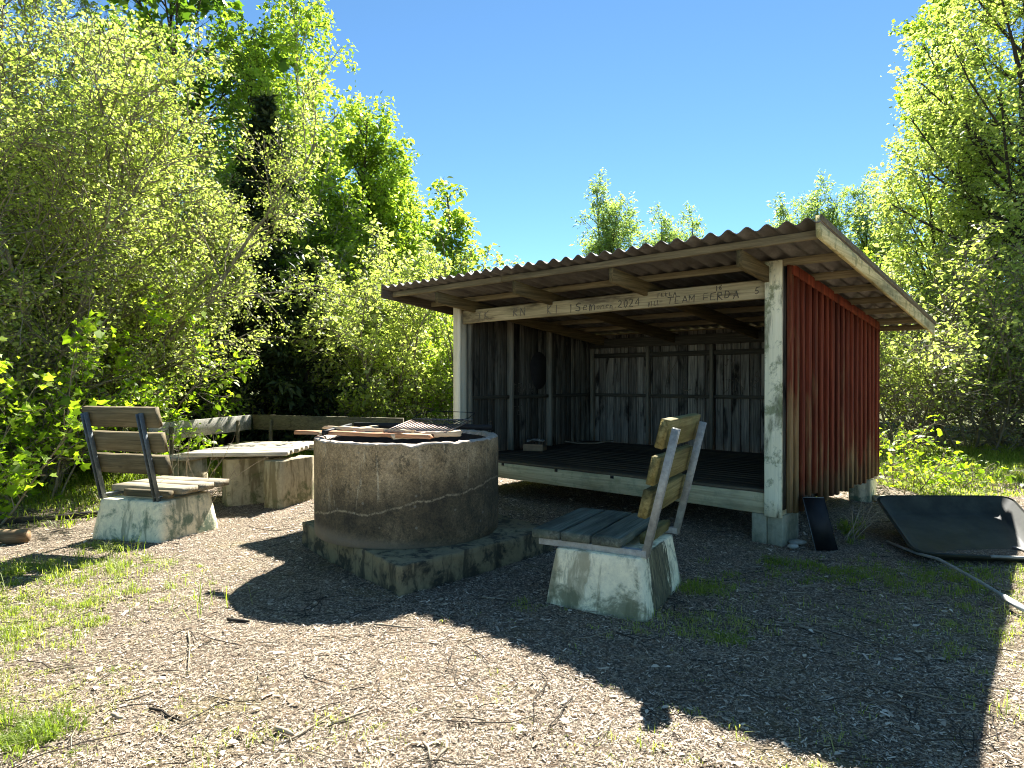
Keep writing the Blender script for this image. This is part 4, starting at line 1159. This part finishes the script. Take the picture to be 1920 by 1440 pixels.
bench((-3.42, 6.553), R(-106.5), "grey bench on a white concrete block at the left, seen from behind, facing the table", (M_benchgr, M_benchbk, M_blockL), (-.10, .70), (-.04, .56))

# ------------------------------------------------------------------ table
def table():
    root = empty("picnic_table", (-3.0, 7.9, 0), 0, label="low plank table on tan concrete slabs between the left bench and the corner bench", cat="table")
    o_ = Vector((-3.0, 7.9, 0))
    nl, nr, fl, fr = Vector((-3.68, 7.18, .58)), Vector((-2.55, 7.30, .58)), Vector((-3.42, 8.55, .58)), Vector((-2.5, 8.7, .58))
    for i in range(8):
        t0 = i / 8; t1 = (i + .93) / 8
        l = (nl.lerp(fl, (t0 + t1) / 2)); r = nr.lerp(fr, (t0 + t1) / 2)
        hw = (nl - fl).length / 8 * .46
        b = MB(); b.cur = random.random()
        e = random.uniform(-.02, .02)
        d = (r - l).normalized()
        b.timber(l - o_ - d * e, r - o_ + d * random.uniform(-.01, .02), Vector((-d.y, d.x, 0)) * hw, (0, 0, .022), 8, .002)
        b.build("tabletop_plank", M_table, root)
    for (a, c) in (((-3.35, 7.3), (-3.1, 8.5)), ((-2.75, 7.36), (-2.65, 8.55))):
        b = MB(); b.timber(Vector((*a, .535)) - o_, Vector((*c, .535)) - o_, (.03, 0, 0), (0, 0, .022), 4); b.build("cross_bar", M_benchbk, root)
    def slab_(corner, L, ld, T, td):
        c = Vector((*corner, 0)) - o_; ld = Vector((*ld, 0)).normalized(); td = Vector((*td, 0)).normalized()
        b = MB()
        n = 8; vs = []
        per = [c + ld * L * k / n for k in range(n)] + [c + ld * L + td * T * k / 3 for k in range(3)] + [c + ld * L * (1 - k / n) + td * T for k in range(n)] + [c + td * T * (1 - k / 3) for k in range(3)]
        m = len(per)
        for z in (-.05, .03, .2, .36, .50, .512):
            for p in per: vs.append((p.x + random.gauss(0, .003), p.y + random.gauss(0, .003), z))
        fs = [(r_ * m + k, r_ * m + (k + 1) % m, (r_ + 1) * m + (k + 1) % m, (r_ + 1) * m + k) for r_ in range(5) for k in range(m)] + [tuple(5 * m + k for k in range(m))]
        b.add(vs, fs); b.build("support_slab", M_blockT, root)
    slab_((-2.54, 7.18), .60, (.34, .94), .23, (-.94, .34))
    slab_((-3.20, 7.34), .62, (.80, .60), .20, (-.62, .78))
table()

# ------------------------------------------------------------------ corner bench behind the table
def corner_bench():
    root = empty("corner_bench", (-4.12, 10.34, 0), 0, label="long low corner bench with single-board backrests behind the table", cat="bench")
    o_ = Vector((-4.12, 10.34, 0))
    zt = .865
    A = Vector((-4.52, 8.15, 0)); Cn = Vector((-4.12, 10.34, 0)); Bn = Vector((-1.56, 9.36, 0))
    def board(p, q, m, lb):
        b = MB(); b.cur = .6; d = (q - p).normalized()
        s = Vector((-d.y, d.x, 0))
        b.timber(p - o_ + Vector((0, 0, zt - .115)), q - o_ + Vector((0, 0, zt - .115)), s * .022, (0, 0, .115), 14, .003)
        tag(b.build("back_board", m, root), lb)
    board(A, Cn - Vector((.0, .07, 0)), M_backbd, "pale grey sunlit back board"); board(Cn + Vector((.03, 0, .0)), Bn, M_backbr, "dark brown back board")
    def seat(p, q, side):
        d = (q - p).normalized(); s = Vector((-d.y, d.x, 0)) * side
        for i in range(3):
            b = MB(); b.cur = random.random(); c = s * (.14 + i * .15)
            b.timber(p + c - o_ + Vector((0, 0, .43)), q + c - o_ + Vector((0, 0, .43)) - d * .25, s * .068, (0, 0, .022), 8, .002)
            b.build("seat_plank", M_table, root)
        for t in (.15, .80):
            c = p.lerp(q, t) - o_
            b = MB(); e = s
            b.hexa([tuple(c + e * .1 - d * .12 + Vector((0, 0, -.03))), tuple(c + e * .1 + d * .12 + Vector((0, 0, -.03))), tuple(c + e * .5 + d * .12 + Vector((0, 0, -.03))), tuple(c + e * .5 - d * .12 + Vector((0, 0, -.03))),
                    tuple(c + e * .12 - d * .1 + Vector((0, 0, .405))), tuple(c + e * .12 + d * .1 + Vector((0, 0, .405))), tuple(c + e * .48 + d * .1 + Vector((0, 0, .405))), tuple(c + e * .48 - d * .1 + Vector((0, 0, .405)))])
            b.build("support_block", M_blockT, root)
            b = MB(); b.timber(c + e * .045 + Vector((0, 0, .0)), c + e * .045 + Vector((0, 0, .80)), d * .02, e * .022, 3, .001)
            b.build("back_post", M_benchbk, root)
    seat(A, Cn, -1); seat(Cn, Bn, -1)
corner_bench()

# ------------------------------------------------------------------ wheelbarrow
def wheelbarrow():
    rim = [Vector((3.13, 5.06, .075)), Vector((4.18, 4.93, .05)), Vector((4.72, 6.20, .30)), Vector((3.52, 6.30, .285))]
    c = sum(rim, Vector()) / 4
    root = empty("wheelbarrow", (c.x, c.y, 0), 0, label="dark green steel wheelbarrow tray lying tipped on the grass right of the shelter", cat="wheelbarrow")
    o_ = Vector((c.x, c.y, 0))
    nrm = (rim[1] - rim[0]).cross(rim[3] - rim[0]).normalized()
    def loop(inset, depth, rad, k=9):
        pts = []
        cs = [p + (c - p) * inset - nrm * depth for p in rim]
        for i in range(4):
            p0, p1, p2 = cs[i - 1], cs[i], cs[(i + 1) % 4]
            a = p1 + (p0 - p1).normalized() * rad; b_ = p1 + (p2 - p1).normalized() * rad
            for j in range(k):
                t = j / (k - 1)
                pts.append(a * (1 - t) ** 2 + p1 * 2 * t * (1 - t) + b_ * t ** 2)
        return [p - o_ for p in pts]
    prof = [(-.035, -.004, .17), (-.03, .012, .17), (-.014, .004, .17), (0, 0, .16), (.10, .07, .15), (.17, .115, .14), (.21, .13, .12)]
    loops_ = [loop(*p) for p in prof]
    m = len(loops_[0]); vs = [p for l in loops_ for p in l]
    fs = [(r_ * m + k, r_ * m + (k + 1) % m, (r_ + 1) * m + (k + 1) % m, (r_ + 1) * m + k) for r_ in range(len(prof) - 1) for k in range(m)]
    fs.append(tuple((len(prof) - 1) * m + k for k in range(m)))
    b = MB(); b.add(vs, fs)
    o = b.build("tray", M_tray, root, 0, True)
    sm = o.modifiers.new('t', 'SOLIDIFY'); sm.thickness = .004
    es = o.modifiers.new('e', 'EDGE_SPLIT'); es.split_angle = R(40)
    # handle tubes
    b = MB(); pts = [Vector((3.22, 5.6, .02)), Vector((3.17, 5.10, .05)), Vector((3.17, 4.85, .075)), Vector((3.12, 4.35, .06)), Vector((3.04, 3.75, .035))]
    b.tube([p - o_ for p in pts], .011, 10); b.build("handle", M_galv, root, 0, True)
    b = MB(); b.tube([Vector((3.08, 4.08, .045)) - o_, Vector((3.03, 3.72, .033)) - o_], .020, 10); b.build("grip", simple("pale_grip", (.62, .62, .60), .5), root, 0, True)
    b = MB(); b.tube([Vector((4.15, 5.4, .02)) - o_, Vector((4.2, 4.9, .03)) - o_, Vector((4.35, 3.9, .035)) - o_], .014, 10); b.build("handle", M_galv, root, 0, True)
    b = MB(); b.tube([Vector((4.2, 4.88, .062)) - o_, Vector((3.65, 4.975, .062)) - o_], .011, 8); b.build("front_rod", M_galv, root, 0, True)
wheelbarrow()

# ------------------------------------------------------------------ bits near the corner post
def sheet_box():
    p = Vector((2.53, 5.43, 0)); root = empty("metal_bin", p, R(-12), label="black open metal box leaning on the ground beside the shelter's front right footing", cat="metal box")
    b = MB()
    # leaning plate with two returned sides
    def plate(a, c, d, e, t=Vector((0, .004, 0))):
        b.hexa([a, c, c + t, a + t, e, d, d + t, e + t])
    lean = Vector((-.06, .20, .40))
    a = Vector((0, 0, -.01)); c = Vector((.17, .02, -.01)); d = c + lean; e = a + lean
    b.hexa([a, c, c + Vector((0, .01, 0)), a + Vector((0, .01, 0)), e, d, d + Vector((0, .01, 0)), e + Vector((0, .01, 0))])
    k = Vector((.02, .14, 0))
    for q in (a, c):
        b.hexa([q, q + k, q + k + Vector((.006, 0, 0)), q + Vector((.006, 0, 0)), q + lean, q + lean + k, q + lean + k + Vector((.006, 0, 0)), q + lean + Vector((.006, 0, 0))])
    b.build("plate", M_black, root)
    b = MB(); b.tube([a + Vector((-.003, -.004, -.0)), e + Vector((-.003, -.004, .0))], .0022, 5); b.tube([e + Vector((0, -.004, .004)), d + Vector((0, -.004, .004))], .004, 5)
    b.build("edge_rod", M_galvd, root)
sheet_box()
def stone(loc, r, label, flat=.35, mat=None, name="stone"):
    b = MB(); g = random.Random(int(r * 9999)); n = 14; vs = []
    for i in range(7):
        ph = -math.pi / 2 + math.pi * i / 6
        for k in range(n):
            a = k / n * 6.283; rr = r * math.cos(ph) * (1 + .10 * math.sin(2 * a + 1) + g.uniform(-.05, .05)) + .0005
            vs.append((rr * math.cos(a), rr * .75 * math.sin(a), r * flat * math.sin(ph)))
    fs = [(i * n + k, i * n + (k + 1) % n, (i + 1) * n + (k + 1) % n, (i + 1) * n + k) for i in range(6) for k in range(n)]
    b.add(vs, fs); o = b.build(name, mat or M_stone, None, 0, True); o.location = (*loc, r * flat * .5)
    tag(o, label, "stone")
stone((2.46, 5.62), .075, "flat grey stone at the foot of the shelter's front right footing", .3)
stone((2.36, 5.48), .045, "small rounded stone just in front of the flat stone", .5)
# plank behind the rear footing
b = MB(); b.timber((-.6, 0, 0), (.6, 0, 0), (0, .05, 0), (0, 0, .03), 8, .002)
o = b.build("timber_offcut", M_table); o.location = (4.82, 7.55, .03); o.rotation_euler = (0, 0, R(-8)); tag(o, "pale timber lying on the ground behind the wheelbarrow tray at the shelter's back corner", "timber")

# log and an added dark pole standing in for twig shadows, at left
def log(p, q, r, mat, name, label, cat):
    p = Vector(p); q = Vector(q); c = (p + q) / 2; d = q - p; L = d.length; b = MB()
    pts = [(-L / 2 + L * i / 10, .01 * math.sin(i * 1.3), .008 * math.sin(i * 2.1)) for i in range(11)]
    b.tube(pts, [r * random.uniform(.88, 1.08) for _ in pts], 10)
    o = b.build(name, mat); o.location = c; o.rotation_euler = (0, -math.asin(d.z / L), math.atan2(d.y, d.x)); tag(o, label, cat)
log((-4.9, 5.62, .06), (-4.20, 5.66, .05), .062, M_log, "log", "short brown log lying at the left edge of the picture", "log")
log((-5.35, 6.15, .02), (-3.9, 6.95, .02), .035, M_barkd, "twig_shadow_pole", "long thin dark strip added in place of twig shadows left of the left bench", "shadow strip")

# dry plant twigs beside left bench
def dry_shrub(loc, seed, label, H=.75):
    root = empty("dry_shrub", loc, 0, label=label, cat="shrub")
    g = random.Random(seed); S = []
    for i in range(7):
        a = g.random() * 6.28; d = Vector((math.cos(a) * .5 + .2, math.sin(a) * .3, 1)).normalized(); p = Vector((g.gauss(0, .04), g.gauss(0, .04), -.02)); r = .0055
        L = H * g.uniform(.6, 1.1)
        for j in range(8):
            d = (d + Vector((g.gauss(.04, .1), g.gauss(0, .1), g.gauss(-.02, .07)))).normalized(); q = p + d * L / 8
            S.append((*p, *q, r, r * .88)); r *= .88
            if j > 2 and g.random() < .7:
                e = (d + Vector((g.gauss(0, .6), g.gauss(0, .6), .1))).normalized(); S.append((*q, *(q + e * .14), r * .7, r * .3))
            p = q
    seg_tubes("stems", S, M_twig, root, 5)
dry_shrub((-3.35, 7.0, 0), 5, "bare pale twigs standing beside the left bench's backrest", .95)
dry_shrub((2.95, 5.75, 0), 6, "thin weed stems in the shade between the metal box and the wheelbarrow tray", .4)
dry_shrub((-3.75, 7.4, 0), 9, "bare pale twigs in front of the corner bench's grey back board", .8)

# rubbish inside shelter
def in_shelter(x, y, z): return sh.matrix_basis @ Vector((x, y, z))
b = MB(); b.box(-.14, .14, -.1, .1, 0, .06); b.box(-.14, .14, -.1, -.095, .061, .09)
o = b.build("cardboard_box", M_card, None, .004); o.location = in_shelter(-3.72, 1.15, .452); o.rotation_euler = (0, 0, R(-20)); tag(o, "flattened brown cardboard box by the left wall inside the shelter", "box")
b = MB(); vs = []
for j in range(6):
    for i in range(8): vs.append(((i - 3.5) * .035, (j - 2.5) * .035, .03 + random.uniform(-.018, .03)))
b.add(vs, [(j * 8 + i, j * 8 + i + 1, (j + 1) * 8 + i + 1, (j + 1) * 8 + i) for j in range(5) for i in range(7)])
o = b.build("crumpled_paper", M_paper); o.location = in_shelter(-3.75, 1.2, .545); tag(o, "crumpled paper on top of the cardboard box inside the shelter", "paper"); o.modifiers.new('s', 'SOLIDIFY').thickness = .002
stick_obj("bent_stick", [in_shelter(-3.9, 2.05, .50), in_shelter(-3.78, 2.2, .47), in_shelter(-3.6, 2.45, .465), in_shelter(-3.45, 2.65, .50)], .010, M_twig, "pale bent stick on the floor in the shelter's back left corner", "stick")

# ------------------------------------------------------------------ ground litter, sticks, grass
BLOCK = [(3.85, 5.65, .75), (-.74, 5.46, .92), (0.6, 4.3, .30), (-3.2, 6.1, .28)]
def litter():
    n = 620000
    u = rng.random(n)
    Y = 1.5 + (10.5 - 1.5) * u ** 1.7
    X = (rng.random(n) * 2 - 1) * (Y * 0.85 + .4)
    ok = np.ones(n, bool)
    for (cx, cy, r_) in BLOCK: ok &= (X - cx) ** 2 + (Y - cy) ** 2 > r_ ** 2
    fld = np.sin(X * 2.3 + 1) * np.sin(Y * 2.9) + .6 * np.sin(X * 6.1 + Y * 4.3) + .5 * np.sin(Y * 9.1 - X * 3.7)
    ok &= rng.random(n) < np.clip(.80 + .22 * fld, .3, 1)
    X = X[ok]; Y = Y[ok]; n = len(X)
    L = np.exp(rng.normal(-5.5, .55, n)) * (0.75 + Y * .09); W_ = L * rng.uniform(.09, .36, n)
    a = rng.normal(0.1, 1.1, n)
    t = np.stack([np.cos(a), np.sin(a), rng.normal(0, .16, n)], -1); t = unit(t)
    nz = unit(np.stack([rng.normal(0, .28, n), rng.normal(0, .28, n), np.ones(n)], -1)); b = unit(np.cross(nz, t))
    P = np.stack([X, Y, gz(X, Y) + .004 + rng.random(n) * .007], -1)
    V = np.stack([P - t * L[:, None] - b * W_[:, None], P + t * L[:, None] - b * W_[:, None] * .6, P + t * L[:, None] * .9 + b * W_[:, None], P - t * L[:, None] + b * W_[:, None] * .8], 1)
    rn = np.clip(rng.beta(1.6, 1.5, n) + .07 * np.sin(X * 1.9) * np.sin(Y * 1.4 + 1), 0, 1)
    me = np_mesh("wood_chips", V.reshape(-1, 3), np.arange(n * 4), np.arange(n) * 4, rn)
    o = link("wood_chips", me, L_dry); tag(o, "fine pinkish wood chips covering the trodden ground", "wood chips", kind='stuff')
litter()
def dead_leaves():
    n = 1500
    Y = 1.6 + 6 * rng.random(n) ** 1.3; X = (rng.random(n) * 2 - 1) * (Y * .85)
    m = (rng.random(n) < np.where(X < -1.2, .9, .25)) | (Y < 2.9)
    X = X[m]; Y = Y[m]
    P = np.stack([X, Y, gz(X, Y) + .012], -1)
    o = leaf_mesh("dead_leaves", P, .022, L_dry, None, 'oval', 3.0, None, 0, np.clip(rng.normal(.75, .2, len(X)), 0, 1))
    tag(o, "scattered pale dead leaves and bark flakes on the ground", "dead leaves", kind='stuff')
dead_leaves()

def twigs():
    g = rng; n = 1500; S = []
    Y = 1.6 + 7.5 * g.random(n) ** 1.5; X = (g.random(n) * 2 - 1) * Y * .85
    for x, y in zip(X, Y):
        if any((x - a) ** 2 + (y - b) ** 2 < c * c for a, b, c in BLOCK): continue
        L = float(np.exp(g.normal(-3.0, .5))); a = g.random() * 6.283; z = float(gz(x, y)) + .012; rr = g.uniform(.0012, .003)
        p = np.array([x, y, z])
        for k in range(3):
            a += g.normal(0, .35); q = p + np.array([math.cos(a) * L, math.sin(a) * L, g.normal(0, .004)])
            S.append((*p, *q, rr, rr * .85)); p = q
    half = len(S) // 6 * 3
    for nm, ss, m_, lb in (("dark_twig_litter", S[:half], M_barkd, "fine dark twigs strewn over the wood chips"), ("pale_twig_litter", S[half:], M_twig, "fine pale twigs strewn over the wood chips")):
        o = seg_tubes(nm, ss, m_, None, 4); tag(o, lb, "twigs", kind='stuff')
twigs()
STK = [((700, 1170), (785, 1178), .006, "pale stick across the edge of the fire ring's shadow"), ((905, 1122), (955, 1128), .005, "thin pale twig in the shade in front of the slab"),
       ((427, 1165), (470, 1168), .011, "stubby dark stick at the tip of the fire ring's shadow"), ((520, 1405), (640, 1330), .005, "long thin twig in the left foreground"),
       ((515, 1375), (550, 1383), .011, "short bleached wood chunk in the left foreground"), ((355, 1185), (350, 1270), .005, "curved thin twig standing out left of the fire ring's shadow"),
       ((1500, 1175), (1575, 1195), .006, "pale straw-like stick in the shade in front of the tray"), ((1495, 1098), (1530, 1097), .006, "short pale stick in the shade right of the small bench"),
       ((1480, 1111), (1512, 1112), .006, "second short pale stick just below another in the shade"), ((620, 1362), (700, 1335), .006, "bent twig near the bottom middle-left of the ground"),
       ((795, 1395), (812, 1440), .006, "twig pointing down at the bottom edge, left one of a fan"), ((840, 1397), (818, 1435), .006, "twig of the fan at the bottom edge, right one"),
       ((210, 1350), (232, 1358), .009, "small grey bark chunk in the left foreground"), ((280, 1335), (340, 1362), .006, "forked dark twig in the left foreground")]
for (a, c, r_, lb) in STK:
    pts = []
    for t in (0, .3, .6, 1):
        x_ = a[0] + (c[0] - a[0]) * t; y_ = a[1] + (c[1] - a[1]) * t
        Y = CAMH * 1225 / (y_ - 714); X = px(x_, Y)
        pts.append((X + random.uniform(-.008, .008), Y + random.uniform(-.008, .008), float(gz(X, Y)) + r_ + .004))
    stick_obj("stick", pts, [r_, r_ * .9, r_ * .8, r_ * .5], M_twig if 'dark' not in lb else M_barkd, lb, "stick", "sticks lying on the ground", 6)

def blades(name, X, Y, H, lab, rn=None, width=.004):
    n = len(X)
    a = rng.random(n) * 6.283; lean = rng.uniform(.2, 1.5, n)
    d = np.stack([np.cos(a), np.sin(a), np.zeros(n)], -1); s = np.stack([-np.sin(a), np.cos(a), np.zeros(n)], -1)
    P = np.stack([X, Y, gz(X, Y) - .004], -1); z = np.array([0, 0, 1.])
    w_ = width * (0.7 + .6 * rng.random(n))[:, None]; H = H[:, None]; lean = lean[:, None]
    m1 = P + z * H * .55 + d * H * lean * .25; tip = P + z * H * np.maximum(1 - .42 * lean, .25) + d * H * lean
    V = np.stack([P - s * w_, P + s * w_, m1 + s * w_ * .8, tip, m1 - s * w_ * .8], 1)
    lp = (np.array([0, 1, 2, 4, 4, 2, 3])[None] + np.arange(n)[:, None] * 5).ravel()
    st = (np.array([0, 4])[None] + np.arange(n)[:, None] * 7).ravel()
    me = np_mesh(name, V.reshape(-1, 3), lp, st, np.repeat(rng.random(n) if rn is None else rn, 2))
    o = link(name, me, L_grass); tag(o, lab, "grass", kind='stuff')
    return o
def tufts(regions, seed):
    XX = []; YY = []; HH = []; RR = []
    for (cx, cy, rx, ry, nt_, per, h, dry) in regions:
        tx = cx + rng.normal(0, rx * .55, nt_); ty = cy + rng.normal(0, ry * .55, nt_)
        sz = np.exp(rng.normal(0, .4, nt_))
        k = rng.integers(0, nt_, nt_ * per)
        x = tx[k] + rng.normal(0, .022, len(k)) * sz[k]; y = ty[k] + rng.normal(0, .022, len(k)) * sz[k]
        XX.append(x); YY.append(y); HH.append(h * sz[k] * rng.uniform(.4, 1.15, len(k))); RR.append(np.clip(rng.normal(dry, .2, len(k)), 0, 1))
    X = np.concatenate(XX); Y = np.concatenate(YY); H = np.concatenate(HH); Rn = np.concatenate(RR)
    ok = np.ones(len(X), bool)
    for (cx, cy, r_) in BLOCK: ok &= (X - cx) ** 2 + (Y - cy) ** 2 > r_ ** 2
    return X[ok], Y[ok], H[ok], Rn[ok]
X, Y, H, Rn = tufts([(-2.95, 3.75, .6, .7, 210, 24, .05, .45), (-3.3, 4.75, .7, .35, 80, 30, .08, .4), (-1.95, 2.55, .22, .12, 40, 50, .055, .2), (-2.3, 2.9, .5, .4, 60, 20, .035, .7),
                     (-1.0, 2.55, .8, .35, 40, 14, .03, .7), (.5, 2.55, .9, .3, 26, 12, .03, .7), (1.05, 2.2, .3, .12, 14, 26, .04, .5),
                     (1.28, 4.35, .16, .18, 26, 26, .055, .45), (1.0, 3.75, .42, .24, 70, 14, .042, .7), (.1, 4.05, .1, .18, 8, 18, .035, .5), (1.15, 3.55, .16, .12, 16, 26, .035, .3),
                     (2.6, 4.75, .85, .33, 200, 18, .04, .35), (2.05, 5.1, .2, .12, 10, 40, .05, .2), (3.3, 4.4, .7, .6, 70, 25, .05, .45), (2.7, 2.9, .5, .9, 90, 20, .045, .6), (3.3, 5.9, .3, .4, 60, 30, .09, .3),
                     (-3.4, 5.5, .3, .25, 20, 25, .06, .5), (-5.0, 5.5, .5, .4, 50, 25, .07, .5), (1.8, 3.9, .8, .4, 40, 12, .03, .4), (0, 3.2, 2.2, .6, 30, 8, .025, .8), (-3.1, 3.9, .8, 1.0, 600, 7, .032, .8), (-2.3, 2.7, .8, .5, 300, 6, .03, .8), (2.7, 3.6, .8, 1.2, 350, 6, .03, .7), (1.0, 2.3, .9, .4, 90, 6, .024, .8)], 1)
blades("foreground_grass", X, Y, H, "short grass tufts growing in the trodden ground of the foreground", Rn, .0019)
def meadow(n, x0, x1, y0, y1, h, dry, cond=None):
    X = rng.uniform(x0, x1, n); Y = rng.uniform(y0, y1, n)
    f = np.sin(X * 1.3 + 2) * np.sin(Y * 1.7) + rng.normal(0, .5, n)
    ok = f > -.4
    if cond is not None: ok &= cond(X, Y)
    X = X[ok]; Y = Y[ok]
    return X, Y, h * rng.uniform(.4, 1.2, len(X)), np.clip(rng.normal(dry, .22, len(X)), 0, 1)
parts = [meadow(34000, -9, -2.2, 8.8, 13.5, .20, .3), meadow(9000, -8, -4.2, 6.2, 8.8, .12, .5), meadow(9000, -2.6, 0, 10.5, 13.5, .2, .35), meadow(30000, 5.6, 12, 9.0, 14, .13, .4), meadow(6000, 5, 7.6, 7.8, 9.2, .07, .55), meadow(14000, 0, 6, 11, 15, .2, .4)]
blades("meadow_grass", *[np.concatenate([p[i] for p in parts]) for i in range(3)], "longer meadow grass growing along the edge of the clearing", np.concatenate([p[3] for p in parts]), .006)
